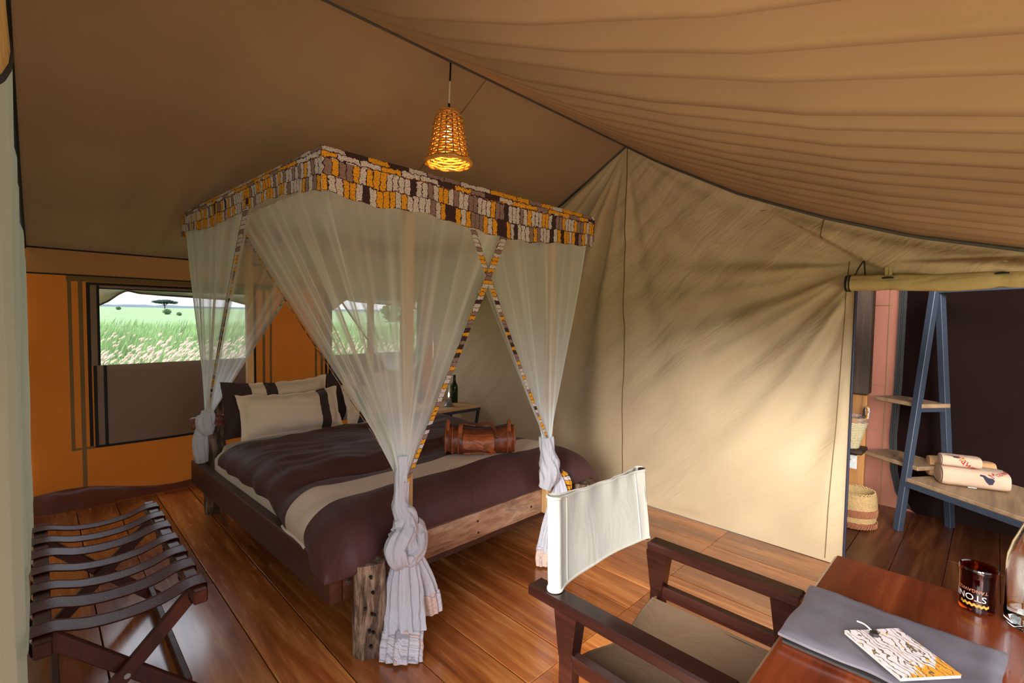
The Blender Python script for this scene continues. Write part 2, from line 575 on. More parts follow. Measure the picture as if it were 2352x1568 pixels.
M['chair_canvas'] = m_canvas('pale_chair_canvas', srgb(178, 174, 162), (0.5, 0.48, 0.4, 1), 0.10, 0.10, 9, (1.0, 1.0, 0.4), (0, 0, 0), 0.05, 0.3)
M['seat_canvas'] = m_canvas('brown_seat_canvas', srgb(104, 84, 66), (0.2, 0.15, 0.1, 1), 0.05, 0.15, 6)
M['strap'] = m_plain('dark_leather', srgb(84, 56, 62), 0.36, 0, 0.35, 160, 0.25)
M['strap_edge'] = m_plain('strap_edge_leather', srgb(104, 66, 60), 0.5, 0, 0.2, 160)
M['tan'] = m_plain('tan_leather', srgb(158, 82, 42), 0.34, 0, 0.28, 30, 0.3)
M['tan_d'] = m_plain('dark_tan_leather', srgb(112, 54, 30), 0.36, 0, 0.28, 30, 0.3)
M['brass'] = m_plain('old_brass', srgb(176, 160, 130), 0.3, 0.9)
M['steel'] = m_plain('bolt_steel', srgb(170, 170, 168), 0.35, 0.9)
M['greyleather'] = m_plain('grey_leather', srgb(86, 80, 86), 0.38, 0, 0.5, 14, 0.15)
M['blackpage'] = m_plain('black_folder', srgb(22, 16, 16), 0.6)
M['sheet'] = m_plain('white_sheet', srgb(226, 214, 202), 0.8, 0, 0.15, 20, 0.03)
M['print'] = m_print('wax_print_cotton')
M['print_s'] = m_print('narrow_wax_print', 0.75)
M['net'] = m_net()
M['netknot'] = m_canvas('gathered_net', srgb(226, 228, 238), (0.8, 0.82, 0.88, 1), 0.25, 0.5, 14, (2, 2, 0.6))
M['duvet'] = m_duvet()
M['screen'] = m_screen('dimming_screen', 0.36, (0.02, 0.02, 0.02, 1))
M['rattan'] = m_plain('rattan', srgb(206, 150, 66), 0.42, 0, 0.3, 120, 0.35)
M['rattan_d'] = m_plain('rattan_ribs', srgb(140, 84, 26), 0.45, 0, 0.3, 120, 0.3)
M['bulb'] = m_emit('bulb_glow', (1.0, 0.55, 0.16, 1), 12)
M['flame'] = m_emit('lantern_glow', (1.0, 0.85, 0.6, 1), 6)
M['blackcable'] = m_plain('black_cable', srgb(20, 16, 14), 0.5)
M['whitecable'] = m_plain('white_cable', srgb(226, 218, 200), 0.5)
M['amber'] = m_glass('amber_glass', srgb(150, 52, 10))
M['clear'] = m_glass('clear_glass', (0.93, 0.97, 0.95, 1))
M['greenglass'] = m_glass('green_glass', srgb(70, 110, 24))
M['towel'] = m_plain('towel_cotton', srgb(192, 160, 134), 0.95, 0, 0.5, 300, 0.06)
M['towel_t'] = m_plain('tan_towel_cotton', srgb(176, 132, 88), 0.95, 0, 0.5, 300, 0.06)
M['red'] = m_plain('red_thread', srgb(150, 34, 34), 0.8)
M['navy'] = m_plain('navy_thread', srgb(34, 30, 52), 0.8)
M['orangedot'] = m_plain('orange_thread', srgb(232, 150, 50), 0.8)
M['white'] = m_plain('white_card', srgb(226, 226, 222), 0.6)
M['labelwhite'] = m_plain('label_white', srgb(170, 160, 154), 0.6)
M['labelyellow'] = m_plain('label_yellow', srgb(150, 110, 30), 0.6)
M['green'] = m_plain('green_mark', srgb(30, 130, 74), 0.6)
M['straw'] = m_plain('straw_weave', srgb(198, 164, 110), 0.8, 0, 0.5, 90, 0.2)
M['straw_p'] = m_plain('pale_straw', srgb(206, 192, 150), 0.8, 0, 0.5, 90, 0.15)
M['straw_r'] = m_plain('red_straw', srgb(160, 100, 66), 0.8, 0, 0.4, 90, 0.2)
M['purpleprint'] = m_print('purple_print', 0.5)
M['darkpost'] = m_wood('dark_post_wood', srgb(26, 17, 10), srgb(66, 46, 30), srgb(92, 66, 42), 'Z', 1.2, 0.6, 0.5, 0.2)
M['lightboard'] = m_wood('light_board_wood', srgb(120, 76, 34), srgb(172, 116, 60), srgb(196, 140, 82), 'Z', 1.2, 0.5, 0.5, 0.08)
M['pewter'] = m_plain('pewter', srgb(140, 138, 136), 0.4, 0.7)

def m_weathered(name, c1, c2, c3, stain, sc, bump, rough=0.7, st_amt=0.75):
    N = NT(name)
    v = N.coord('Object', sc)
    g1 = N.noise(v, 4.0, 8, 0.68, 1.6)
    g2 = N.noise(v, 17.0, 5, 0.7, 0.5)
    f = N.math('ADD', N.math('MULTIPLY', g1.outputs[0], 0.6), N.math('MULTIPLY', g2.outputs[0], 0.4))
    colr = N.ramp(f, [(0.36, c1), (0.48, c2), (0.60, c3)])
    s1 = N.noise(v, 2.3, 6, 0.7, 2.5)
    sf = N.ramp(s1.outputs[0], [(0.56, (0, 0, 0)), (0.66, (1, 1, 1))])
    colr = N.mix(N.math('MULTIPLY', sf, st_amt), colr, stain)
    N.principled(colr, rough, 0.0, N.bump(f, bump, 0.02))
    return N.m
M['bedrail'] = m_weathered('weathered_rail_wood', srgb(92, 58, 40), srgb(162, 118, 88), srgb(194, 158, 128), srgb(84, 82, 84), (0.35, 2.2, 2.2), 0.35, 0.6)
M['log'] = m_weathered('old_log_wood', srgb(30, 20, 14), srgb(98, 76, 58), srgb(178, 152, 126), srgb(52, 38, 30), (2.6, 2.6, 0.55), 0.8, 0.75)
M['headwood'] = m_weathered('headboard_wood', srgb(50, 26, 16), srgb(112, 62, 40), srgb(160, 104, 76), srgb(40, 40, 44), (0.6, 2.2, 2.2), 0.4, 0.35)
# ------------------------------------------------------------------ tent shape
XF, XG = -0.07, 3.513            # front gable wall, back gable wall
YL, YR, YC = 4.957, -0.52, 2.22  # window wall, right wall, ridge
LD, LZ = [0, .69, 1.4, 2.05, 2.737], [2.95, 2.575, 2.29, 2.115, 1.982]
RD, RZ = [0, .3, .92, 1.45, 1.875, 2.30, 2.74], [2.95, 2.755, 2.40, 2.16, 2.0, 1.885, 1.80]
def roof_z(y):
    d = y - YC
    return interp(d, LD, LZ) if d >= 0 else interp(-d, RD, RZ)

CREST = [-.07, .06, .17, .30, .42, .53, .66, .80, .95, 1.10, 1.32, 1.44, 1.60, 1.76, 1.93, 2.10, 2.33, 2.52, 2.75, 2.95, 3.2, 3.36, 3.52]
def right_shift(xx, d):
    return 0.055 * smooth(1.6, 2.74, d) * (0.4 + 0.6 * smooth(0.5, 1.1, xx)) * smooth(3.5, 2.9, xx) * smooth(-0.07, 0.2, xx) + 0.006 * nz(d * 0.6, xx * 0.7, 3) * smooth(3.5, 3.2, xx) * smooth(-0.07, 0.1, xx)
def right_fold(xx, d):
    j = max(0, min(len(CREST) - 2, int(np.searchsorted(CREST, xx)) - 1))
    w = CREST[j + 1] - CREST[j]
    t = min(1, max(0, (xx - CREST[j]) / w))
    amp = (0.42 + 0.45 * nz(j * 3.7, 9.1)) * w * smooth(0.0, 2.0, d) ** 0.8
    edge = smooth(3.5, 2.4, xx) * 0.85 + 0.15
    return amp * edge * math.sin(PI * t ** 0.85) ** 0.75 * 1.2
def left_fold(x, d):
    k = smooth(0, 1.4, d)
    s = math.sin(x * 13.0 + 1.4 * math.sin(x * 2.1) + d * 0.35) * 0.6 + 0.4 * math.sin(x * 25 + 1.0 + 0.5 * d)
    k *= smooth(2.737, 2.45, d)
    return 0.060 * k * s * smooth(3.4, 1.8, x) * (0.6 + 0.6 * nz(x * 1.5, d * 0.7, 1)) + 0.012 * k * nz(x * 3, d * 0.6, 7)

ceiling = thing('ceiling', (1.7, YC, 2.95), kind='structure')
def left_roof(u, v):
    x = XF + (XG - XF) * u; d = 2.737 * v
    return (x, YC + d, interp(d, LD, LZ) + left_fold(x, d))
def right_roof(u, v):
    d = 2.74 * v
    k = u * (len(CREST) - 1); j = min(int(k), len(CREST) - 2); t = k - j
    xx = lerp(CREST[j], CREST[j + 1], t)
    return (xx + right_shift(xx, d), YC - d, interp(d, RD, RZ) + right_fold(xx, d))
MB().grid(left_roof, 150, 60).build('roof_panel', M['roof'], ceiling, angle=180)
MB().grid(right_roof, 20 * (len(CREST) - 1), 60).build('roof_panel', M['roof'], ceiling, angle=180)
def tube_part(name, path, r, mat, parent, n=8):
    return MB().tube(path, r, n).build(name, mat, parent)
tube_part('ridge_piping', [(XF + (XG - XF) * i / 40, YC - 0.004, 2.945) for i in range(41)], 0.011, M['piping'], ceiling)
tube_part('gable_piping', [(XG - 0.012, YL - i * (YL - YC) / 30, roof_z(YL - i * (YL - YC) / 30) - 0.006) for i in range(31)], 0.010, M['piping'], ceiling)
tube_part('gable_piping', [(XG - 0.012, YC - i * (YC - YR) / 30, roof_z(YC - i * (YC - YR) / 30) - 0.006) for i in range(31)], 0.010, M['piping'], ceiling)
tube_part('gable_piping', [(XF + 0.015, YL - i * (YL - YC) / 30, roof_z(YL - i * (YL - YC) / 30) - 0.008) for i in range(31)], 0.010, M['tape'], ceiling)
tube_part('eave_piping', [(XF + (XG - XF) * i / 20, YL - 0.006, 1.980) for i in range(21)], 0.007, M['tape'], ceiling, 6)
MB().grid(lambda u, v: (1.955 + 0.006 * u, YC + 2.7 * v, left_roof((1.955 - XF) / (XG - XF), 2.7 * v / 2.737)[2] - 0.004), 1, 60).build('roof_seam', M['seam'], ceiling)

# ------------------------------------------------------------------ back gable wall with the bathroom doorway
DOOR_Y, DOOR_Z = 0.605, 1.735
def gable_disp(y, z):
    """how far the cloth stands into the room"""
    dy, dz = y - YC, 2.95 - z
    r = math.hypot(dy, dz) + 1e-5
    a = math.atan2(dy, dz)
    h = 0
    # folds fanning from the peak, strongest towards the window wall
    fan = math.sin(a * 15 + 0.6) + 0.6 * math.sin(a * 31 + 2.0 + r)
    h += 0.028 * fan * smooth(0.05, 0.7, r) * smooth(3.4, 1.2, r) * (0.45 + 1.3 * smooth(-0.1, 0.25, dy))
    # creases pulled towards the upper corner of the doorway
    dy2, dz2 = y - 0.55, 1.86 - z
    r2 = math.hypot(dy2, dz2) + 1e-5
    a2 = math.atan2(dz2, dy2)
    h += 0.024 * (math.sin(a2 * 13 + 0.4) + 0.5 * math.sin(a2 * 29 + r2 * 2)) * smooth(0.03, 0.35, r2) * smooth(2.6, 0.8, r2) * smooth(-0.5, 0.2, a2)
    # long soft diagonal waves lower down
    h += 0.034 * nz((y + z * 0.85) * 1.7, (y - z) * 0.35, 5) * smooth(2.3, 1.0, z)
    h += 0.014 * nz((y + z) * 5.5, (y - z) * 1.1, 8)
    # slack fold from the right roof edge to the doorway corner
    zc = interp(y, [0.3, 0.57, 1.016, 1.453, 1.9], [1.70, 1.869, 2.193, 2.502, 2.80])
    h += 0.060 * smooth(-0.005, 0.012, z - zc) * smooth(1.50, 1.0, y) * smooth(0.0, 0.12, roof_z(y) - z)
    k = smooth(0.0, 0.10, z) * smooth(0.0, 0.08, roof_z(y) - z) * smooth(0.0, 0.12, y - DOOR_Y if z < DOOR_Z else 1)
    return h * k
def gable_pt(y, z): return (XG - 0.006 - gable_disp(y, z), y, z)
wall_back = None
def gable_main(u, v):
    y = YL + (DOOR_Y - YL) * u
    return gable_pt(y, roof_z(y) * v)
def gable_over(u, v):
    y = DOOR_Y + (YR - DOOR_Y) * u
    return gable_pt(y, DOOR_Z + (roof_z(y) - DOOR_Z) * v)
wb_ = MB()
wb_.grid(gable_main, 300, 190)
wb_.grid(gable_over, 70, 24)
wall_back = wb_.build('wall_back', M['gable'], None, loc=(XG, 2.2, 0), angle=180)
wall_back['kind'] = 'structure'
def seam_on_gable(pts, w=0.004, mat=M['seam'], name='seam'):
    path = []
    for i in range(len(pts) - 1):
        for k in range(24):
            t = k / 24
            y = lerp(pts[i][0], pts[i + 1][0], t); z = lerp(pts[i][1], pts[i + 1][1], t)
            p = gable_pt(y, z); path.append((p[0] - 0.0005, p[1], p[2]))
    p = gable_pt(*pts[-1]); path.append((p[0] - 0.0005, p[1], p[2]))
    return MB().tube(path, w, 6).build(name, mat, wall_back)
seam_on_gable([(2.212, 2.93), (2.2, 1.4), (2.187, 0.02)], 0.0045)
seam_on_gable([(0.646, 1.88), (0.67, 1.0), (0.701, 0.02)], 0.003)
seam_on_gable([(0.787, 2.15), (0.788, 2.03)], 0.003)
tube_part('door_binding', [(XG - 0.012, DOOR_Y - 0.004, 0.005 + 1.72 * i / 20) for i in range(21)], 0.008, m_plain('navy_binding', srgb(44, 44, 62), 0.6), wall_back)

# rolled-up door flap with its ties
def roll_rad(y, a):
    return 0.047 * (1 + 0.10 * nz(y * 5, math.cos(a) * 1.2, math.sin(a) * 1.2) + 0.05 * math.sin(a * 3 + y * 6))
def roll_pt(u, v, y0=0.635, y1=-0.515, s=1.0):
    y = lerp(y0, y1, u); a = 2 * PI * v
    sag = 0.012 * math.sin(PI * min(1, max(0, (0.44 - y) / 0.45))) - 0.02 * smooth(-0.1, -0.5, y) + 0.012
    r = roll_rad(y, a) * s
    pinch = min(abs(y - 0.442), abs(y + 0.009))
    r *= 1 - 0.13 * smooth(0.05, 0.0, pinch)
    return (XG - 0.058 + r * math.cos(a), y, 1.752 - sag + r * math.sin(a))
roll = MB().grid(lambda u, v: roll_pt(u, v), 90, 28).build('rolled_door_flap', M['roll'], wall_back, angle=180)
be = MB()
be.tube([(XG - 0.058, 0.634, 1.741), (XG - 0.058, 0.647, 1.741)], [0.050, 0.046], 24)
be.tube([(XG - 0.058, 0.62, 1.741), (XG - 0.058, 0.628, 1.741)], [0.0505, 0.0505], 24)
be.build('end_binding', M['tape'], roll)
for yy in (0.442, -0.009):
    for k in (-1, 1):
        mb = MB()
        pts = []
        for i in range(15):
            a = -0.6 * PI + 1.5 * PI * i / 14
            q = roll_pt((0.635 - yy - k * 0.012) / 1.15, a / (2 * PI) % 1.0, s=1.06)
            pts.append((q[0], yy + k * (0.011 + 0.006 * math.cos(a)), q[2]))
        mb.grid(lambda u, v: tuple(Vector(pts[int(round(v * 14))]) + Vector((0, (u - .5) * 0.016, 0))), 1, 14)
        mb.box((XG - 0.075, yy + k * 0.009, 1.80), (0.004, 0.015, 0.05))
        mb.build('tie', M['roll'], roll)
    MB().tube([(XG - 0.098, yy - 0.026, 1.762), (XG - 0.100, yy, 1.764), (XG - 0.098, yy + 0.026, 1.762)], [0.004, 0.006, 0.004], 8).build('toggle', M['blackcable'], roll)
tube_part('loop', spline([(XG - 0.06, 0.60, 1.79), (XG - 0.06, 0.585, 1.83), (XG - 0.03, 0.567, 1.872), (XG - 0.04, 0.56, 1.83), (XG - 0.05, 0.555, 1.79)], 16), 0.004, M['tape'], roll, 6)

# ------------------------------------------------------------------ window wall
HOLES = [(0.345, 1.405, 1.085, 1.712), (2.215, 3.275, 1.085, 1.712)]
wall_left = thing('wall_left', (1.7, YL, 0), kind='structure')
def wl_disp(x, z):
    k = smooth(0, 0.1, z) * smooth(1.982, 1.9, z)
    return (0.014 * nz(x * 2.2, z * 1.5, 2) + 0.006 * nz(x * 6, z * 3, 4)) * k
xs = sorted(set([round(v, 4) for v in np.linspace(XF, XG, 150)] + [h[i] for h in HOLES for i in (0, 1)]))
zs = sorted(set([round(v, 4) for v in np.linspace(0, 1.793, 72)] + [1.085, 1.712, 1.793]))
def cloth_cells(xs, zs, holes):
    V = [(x, YL - wl_disp(x, z), z) for z in zs for x in xs]
    F = []
    m = len(xs)
    for j in range(len(zs) - 1):
        for i in range(m - 1):
            cx, cz = (xs[i] + xs[i + 1]) / 2, (zs[j] + zs[j + 1]) / 2
            if any(h[0] < cx < h[1] and h[2] < cz < h[3] for h in holes): continue
            F.append((j * m + i, j * m + i + 1, (j + 1) * m + i + 1, (j + 1) * m + i))
    return V, F
MB().add(*cloth_cells(xs, zs, HOLES)).build('orange_cloth', M['orange'], wall_left, angle=180)
MB().add(*cloth_cells(xs, [1.793, 1.83, 1.87, 1.91, 1.95, 1.985], [])).build('top_band', M['band'], wall_left, angle=180)
def wl_strip(x0, x1, z0, z1, mat, parent, name, off=0.004, nx=2, nzv=30, z0b=None, z1b=None):
    if x1 - x0 > z1 - z0: nx, nzv = 40, 2
    def f(u, v):
        x = lerp(x0, x1, u)
        za = lerp(z0, z0 if z0b is None else z0b, u); zb = lerp(z1, z1 if z1b is None else z1b, u)
        z = lerp(za, zb, v)
        return (x, YL - wl_disp(x, z) - off, z)
    return MB().grid(f, nx, nzv).build(name, mat, parent, angle=180)
wl_strip(XF, XG, 1.786, 1.797, M['tape'], wall_left, 'band_seam', 0.004)
for dx in (0.0, 1.87):
    wl_strip(0.158 + dx, 1.62 + dx if dx == 0 else 3.5, 1.745, 1.787, M['webbing'], wall_left, 'webbing_strip', 0.003)
    wl_strip(0.164 + dx, 0.186 + dx, 0.448, 1.745, M['webbing'], wall_left, 'webbing_strip', 0.003)
    wl_strip(0.224 + dx, 0.250 + dx, 0.10 if dx == 0 else 0.0, 1.745, M['webbing'], wall_left, 'webbing_strip', 0.003)
    wl_strip(0.164 + dx, 0.30 + dx, 0.440, 0.458, M['webbing'], wall_left, 'webbing_strip', 0.0045)
    if dx == 0:
        wl_strip(1.535, 1.557, 0.448, 1.745, M['webbing'], wall_left, 'webbing_strip', 0.003)
        wl_strip(1.60, 1.618, 0.10, 1.745, M['webbing'], wall_left, 'webbing_strip', 0.003)
# PVC mud skirt along the foot of the wall
def skirt_f(u, v):
    x = lerp(XF, XG, u)
    top = 0.145 - 0.10 * smooth(0, 1.0, x) + 0.016 * math.sin(x * 7)
    out = 0.055 + 0.03 * nz(x * 3, 1.0) + 0.02 * math.sin(x * 5)
    return (x, YL - 0.008 - out * (1 - v) ** 1.6 - 0.008 * nz(x * 9, v * 2), 0.002 + top * v)
MB().grid(skirt_f, 120, 10).build('mud_skirt', M['skirt'], wall_left, angle=180)

def make_window(n, dx):
    x0, x1 = 0.27 + dx, 1.475 + dx
    w = thing('window_%d' % n, (x0 + 0.6, YL - 0.01, 0.45), kind='structure')
    y = YL
    # taupe flap covering the lower half
    def flap(u, v):
        x = lerp(x0 + 0.03, x1 - 0.01, u)
        zb = 0.447 + 0.028 * u - 0.01 * math.sin(PI * u)
        z = lerp(zb, 1.095 + 0.012 * u, v)
        return (x, y - 0.022 - 0.022 * math.sin(PI * u) * math.sin(PI * (1 - v) * 0.6 + 0.2) - 0.006 * nz(x * 4, z * 4), z)
    MB().grid(flap, 40, 24).build('flap', M['taupe'], w, angle=180)
    def flap_strip(ua, ub, va, vb, name):
        MB().grid(lambda u, v: tuple(Vector(flap(lerp(ua, ub, u), lerp(va, vb, v))) - Vector((0, 0.004, 0))), 20, 20).build(name, M['tape'], w, angle=180)
    flap_strip(0.0, 0.018, 0, 1, 'tape'); flap_strip(0.052, 0.069, 0, 0.995, 'tape'); flap_strip(0.0, 1.0, 0.0, 0.03, 'tape'); flap_strip(0.985, 1.0, 0, 1, 'tape')
    # black binding and beige border round the opening
    wl_strip(x0, x0 + 0.022, 0.46, 1.742, M['tape'], w, 'tape', 0.007)
    wl_strip(x0, x1, 1.722, 1.742, M['tape'], w, 'tape', 0.008)
    wl_strip(x1 - 0.02, x1, 0.46, 1.742, M['tape'], w, 'tape', 0.007)
    wl_strip(x0 + 0.022, x0 + 0.062, 1.09, 1.722, M['taupe'], w, 'border', 0.006)
    wl_strip(x1 - 0.062, x1 - 0.02, 1.09, 1.722, M['taupe'], w, 'border', 0.006)
    wl_strip(x0 + 0.02, x1 - 0.02, 1.700, 1.722, M['taupe'], w, 'border', 0.006)
    wl_strip(x0 + 0.060, x0 + 0.077, 1.09, 1.735, M['tape'], w, 'tape', 0.009)
    wl_strip(x1 - 0.077, x1 - 0.060, 1.09, 1.735, M['tape'], w, 'tape', 0.009)
    wl_strip(x0 + 0.07, x1 - 0.07, 1.694, 1.703, M['tape'], w, 'tape', 0.010)
    # outer flap drooping from the head of the opening
    def droop(u, v):
        x = lerp(x0 + 0.07, x1 - 0.06, u)
        low = interp(x - dx, [.34, .40, .46, .51, .53, .60, .75, 1.0, 1.25, 1.42], [1.566, 1.60, 1.655, 1.688, 1.690, 1.673, 1.664, 1.655, 1.645, 1.60])
        z = lerp(1.712, low, v)
        return (x, y + 0.012 + 0.03 * math.sin(v * PI) * (1.716 - low) / 0.06 * 0.5 + 0.01 * nz(x * 8, v * 2), z)
    MB().grid(droop, 70, 10).build('rolled_flap', M['drape'], w, angle=180)
    MB().tube([Vector(droop(i / 60, 1.0)) for i in range(61)], 0.008, 8).build('flap_hem', M['drape'], w)
    MB().grid(lambda u, v: (lerp(x0 + 0.07, x1 - 0.07, u), y + 0.004, lerp(1.08, 1.715, v)), 2, 2).build('dimming_screen', M['screen'], w)  # screen is not seen; added to dim the bright view outside
    return w
make_window(1, 0.0)
make_window(2, 1.87)

# ------------------------------------------------------------------ front wall (camera stands in its doorway) and right wall
FD0, FD1, FDZ = -0.50, 1.02, 1.78
def front_pt(y, z):
    k = smooth(0, 0.15, z) * smooth(0, 0.12, roof_z(y) - z)
    return (XF + (0.020 * math.sin(y * 21 + 0.7 * math.sin(z * 2)) + 0.012 * math.sin(y * 9 + 1) + 0.008 * nz(y * 4, z * 1.5)) * k - 0.01, y, z)
wf = MB()
wf.grid(lambda u, v: front_pt(lerp(FD1, YL, u), roof_z(lerp(FD1, YL, u)) * v), 160, 60)
wf.grid(lambda u, v: front_pt(lerp(YR, FD1, u), lerp(FDZ, roof_z(lerp(YR, FD1, u)), v)), 40, 10)
wall_front = wf.build('wall_front', M['front'], None, loc=(XF, 2.2, 0), angle=180)
wall_front['kind'] = 'structure'
froll = MB().tube([(XF - 0.004, 0.86 - 1.3 * i / 20, 1.815 + 0.004 * math.sin(i)) for i in range(21)], 0.058, 24).build('rolled_door_flap', M['roll'], wall_front)
MB().tube([(XF - 0.004, 0.852, 1.815), (XF - 0.004, 0.872, 1.815)], 0.0605, 24).build('end_binding', M['tape'], froll)
wr_ = MB()
RH = [(0.30, 1.50, 0.85, 1.72), (1.95, 3.25, 0.85, 1.72)]
rx = sorted(set([round(v, 3) for v in np.linspace(XF, XG, 60)] + [h[i] for h in RH for i in (0, 1)]))
rz_ = sorted(set([round(v, 3) for v in np.linspace(0, 1.80, 30)] + [0.85, 1.72]))
Vr = [(x, YR, z) for z in rz_ for x in rx]
Fr = []
for j in range(len(rz_) - 1):
    for i in range(len(rx) - 1):
        cx, cz = (rx[i] + rx[i + 1]) / 2, (rz_[j] + rz_[j + 1]) / 2
        if any(h[0] < cx < h[1] and h[2] < cz < h[3] for h in RH): continue
        Fr.append((j * len(rx) + i, j * len(rx) + i + 1, (j + 1) * len(rx) + i + 1, (j + 1) * len(rx) + i))
wr_.add(Vr, Fr)
wall_right = wr_.build('wall_right', M['orange'], None, loc=(1.7, YR, 0), angle=180)
wall_right['kind'] = 'structure'

dk_ = MB().box((-2.0, 1.6, -0.075), (3.7, 7.0, 0.09)).build('floor_bounce_deck', m_plain('pale_bounce_deck', srgb(196, 180, 156), 0.8), None, smooth=False, loc=(-2.0, 1.6, -0.12))  # unseen pale deck, added to bounce daylight up through the front door
dk_['kind'] = 'structure'
yd_ = MB().box((1.6, -3.6, -0.15), (11.0, 6.0, 0.14)).build('floor_bounce_yard', m_plain('pale_bounce_ground', srgb(196, 176, 146), 0.9), None, smooth=False, loc=(1.6, -3.6, -0.22))  # unseen pale ground, added to throw light up through the right-hand openings
yd_['kind'] = 'structure'
# ------------------------------------------------------------------ floor: every plank its own piece
fl = MB().box((2.45, 2.2, -0.07), (5.3, 5.8, 0.08)).build('floor', M['subfloor'], None, smooth=False, loc=(2.45, 2.2, -0.11))
fl['kind'] = 'structure'
seams = [-0.32, -0.07, 0.177, 0.408, 0.669, 0.90, 1.160, 1.405, 1.660, 1.915, 2.155, 2.400, 2.63, 2.865, 3.185, 3.50]
pk = 0
def plank(x0, x1, y0, y1, mat):
    g = 0.0022
    dz = R.uniform(-0.0012, 0.0012)
    MB().box(((x0 + x1) / 2, (y0 + y1) / 2, -0.0145 + dz / 2), (x1 - x0 - 2 * g, y1 - y0 - 2 * g * 0.6, 0.029 + dz), None, 0.0022).build('floor_plank', mat, fl, smooth=False)
joints = {}
for i in range(len(seams) - 1):
    x0, x1 = seams[i], seams[i + 1]
    j2 = 3.03 if i in (2, 3, 4, 5, 6) else (3.03 + R.choice((0.0, 0.0, 0.9)))
    ys = [-0.62, 1.293, j2, YL + 0.05]
    for a, b in zip(ys, ys[1:]): plank(x0, x1, a, b, M['plank'])
byx = [1.12, 0.88, 0.635, 0.40, 0.157, -0.08, -0.32, -0.56]
for i in range(len(byx) - 1):
    cut = R.choice((4.1, 4.35, 4.6)) if i not in (2, 3) else 5.0
    xs_ = [3.502, cut, 5.02] if cut < 5 else [3.502, 5.02]
    for a, b in zip(xs_, xs_[1:]): plank(a, b, byx[i + 1], byx[i], M['plankx'])

# ------------------------------------------------------------------ bathroom behind the gable wall
XB = 4.96
wall_far = thing('wall_far', (XB, 0.3, 0), kind='structure')
def bath_pt(y, z): return (XB - 0.012 * nz(y * 2 + z, z * 2, 3), y, z)
MB().grid(lambda u, v: bath_pt(lerp(0.30, 1.15, u), 2.34 * v - 0.04), 30, 40).build('pvc_panel', M['pvc'], wall_far, angle=180)
def dark_f(u, v):
    z = 2.34 * v - 0.04
    edge = interp(z, [0, 0.03, 0.14, 0.31, 0.59, 1.02, 1.76, 2.3], [0.38, 0.45, 0.507, 0.547, 0.564, 0.548, 0.544, 0.54])
    y = lerp(edge, -1.3, u)
    return (XB - 0.025 - 0.03 * nz((y + z) * 1.8, (y - z) * 0.4, 6) - 0.012 * nz((y + z) * 5, (y - z), 2), y, z)
MB().grid(dark_f, 60, 60).build('dark_panel', M['dkcanvas'], wall_far, angle=180)
zp = [(z, interp(z, [0, 0.03, 0.14, 0.31, 0.59, 1.02, 1.76, 2.3], [0.38, 0.45, 0.507, 0.547, 0.564, 0.548, 0.544, 0.54])) for z in np.linspace(0.03, 2.3, 40)]
MB().grid(lambda u, v: (XB - 0.045, zp[int(round(v * 39))][1] + 0.012 - 0.05 * u, zp[int(round(v * 39))][0]), 1, 39).build('zip_tape', M['tape'], wall_far, angle=180)
tube_part('zip_teeth', [(XB - 0.049, y - 0.012, z) for z, y in zp], 0.005, M['blackcable'], wall_far, 6)
MB().grid(lambda u, v: (XB - 0.014 - 0.004, 0.615 + 0.006 * (u - .5), 2.3 * v), 1, 10).build('panel_seam', M['webbing'], wall_far)
for z in (0.62, 1.0, 1.66):
    MB().grid(lambda u, v: (XB - 0.016, lerp(0.60, 1.1, u), z + 0.004 * (v - .5)), 8, 1).build('panel_seam', M['webbing'], wall_far)
for nm, fn in (('wall_bath_left', lambda u, v: (lerp(XG + 0.07, XB, u), 1.14, 2.3 * v - 0.04)), ('wall_bath_right', lambda u, v: (lerp(XG + 0.07, XB, u), -1.28, 2.3 * v - 0.04))):
    o = MB().grid(fn, 10, 10).build(nm.replace('bath_', 'inner_'), M['dkcanvas'], None, loc=(4.2, fn(0, 0)[1], 0), angle=180)
    o['kind'] = 'structure'
o = MB().grid(lambda u, v: (lerp(XG, XB + 0.02, u), lerp(-1.3, 1.16, v), 2.26), 8, 8).build('ceiling_bath', M['dkcanvas'], None, loc=(4.2, 0, 2.26))
o.name = 'ceiling_inner'; o['kind'] = 'structure'

# A-frame shelf standing across the bathroom corner
F0 = Vector((4.425, 0.442, 0)); UX = Vector((-0.585, -0.811, 0)); WX = Vector((0.811, -0.585, 0))
def S(u, w, z): return F0 + UX * u + WX * w + Vector((0, 0, z))
rotS = Matrix((UX, WX, Vector((0, 0, 1)))).transposed()
shelf = thing('ladder_shelf', tuple(F0), 'blue-grey metal A-frame shelf with pale wooden boards in the dark bathroom', 'shelf')
LW = 0.45
for u in (0.0, 1.25):
    MB().bar(S(u, 0, 0), S(u, LW / 2 - 0.02, 1.74), 0.045, 0.045, tuple(UX), 0.003).build('leg', M['bluesteel'], shelf, smooth=False)
    MB().bar(S(u, LW, 0), S(u, LW / 2 + 0.02, 1.80), 0.045, 0.045, tuple(UX), 0.003).build('leg', M['bluesteel'], shelf, smooth=False)
    MB().bar(S(u, 0.10, 0.885), S(u, LW - 0.10, 0.885), 0.03, 0.03, (0, 0, 1)).build('cross_bar', M['bluesteel'], shelf, smooth=False)
    MB().bar(S(u, 0.045, 0.35), S(u, LW - 0.05, 0.35), 0.03, 0.03, (0, 0, 1)).build('cross_bar', M['bluesteel'], shelf, smooth=False)
def board(u0, u1, w0, w1, z, t, name='board'):
    c = S((u0 + u1) / 2, (w0 + w1) / 2, z)
    MB().box(c, (u1 - u0, w1 - w0, t), rotS, 0.004).build(name, M['shelfwood'], shelf, smooth=False)
board(-0.36, 0.03, 0.12, 0.36, 0.915, 0.03)
board(-0.40, 0.06, 0.07, 0.36, 0.47, 0.03)
board(0.0, 1.26, 0.03, 0.66, 0.38, 0.028)
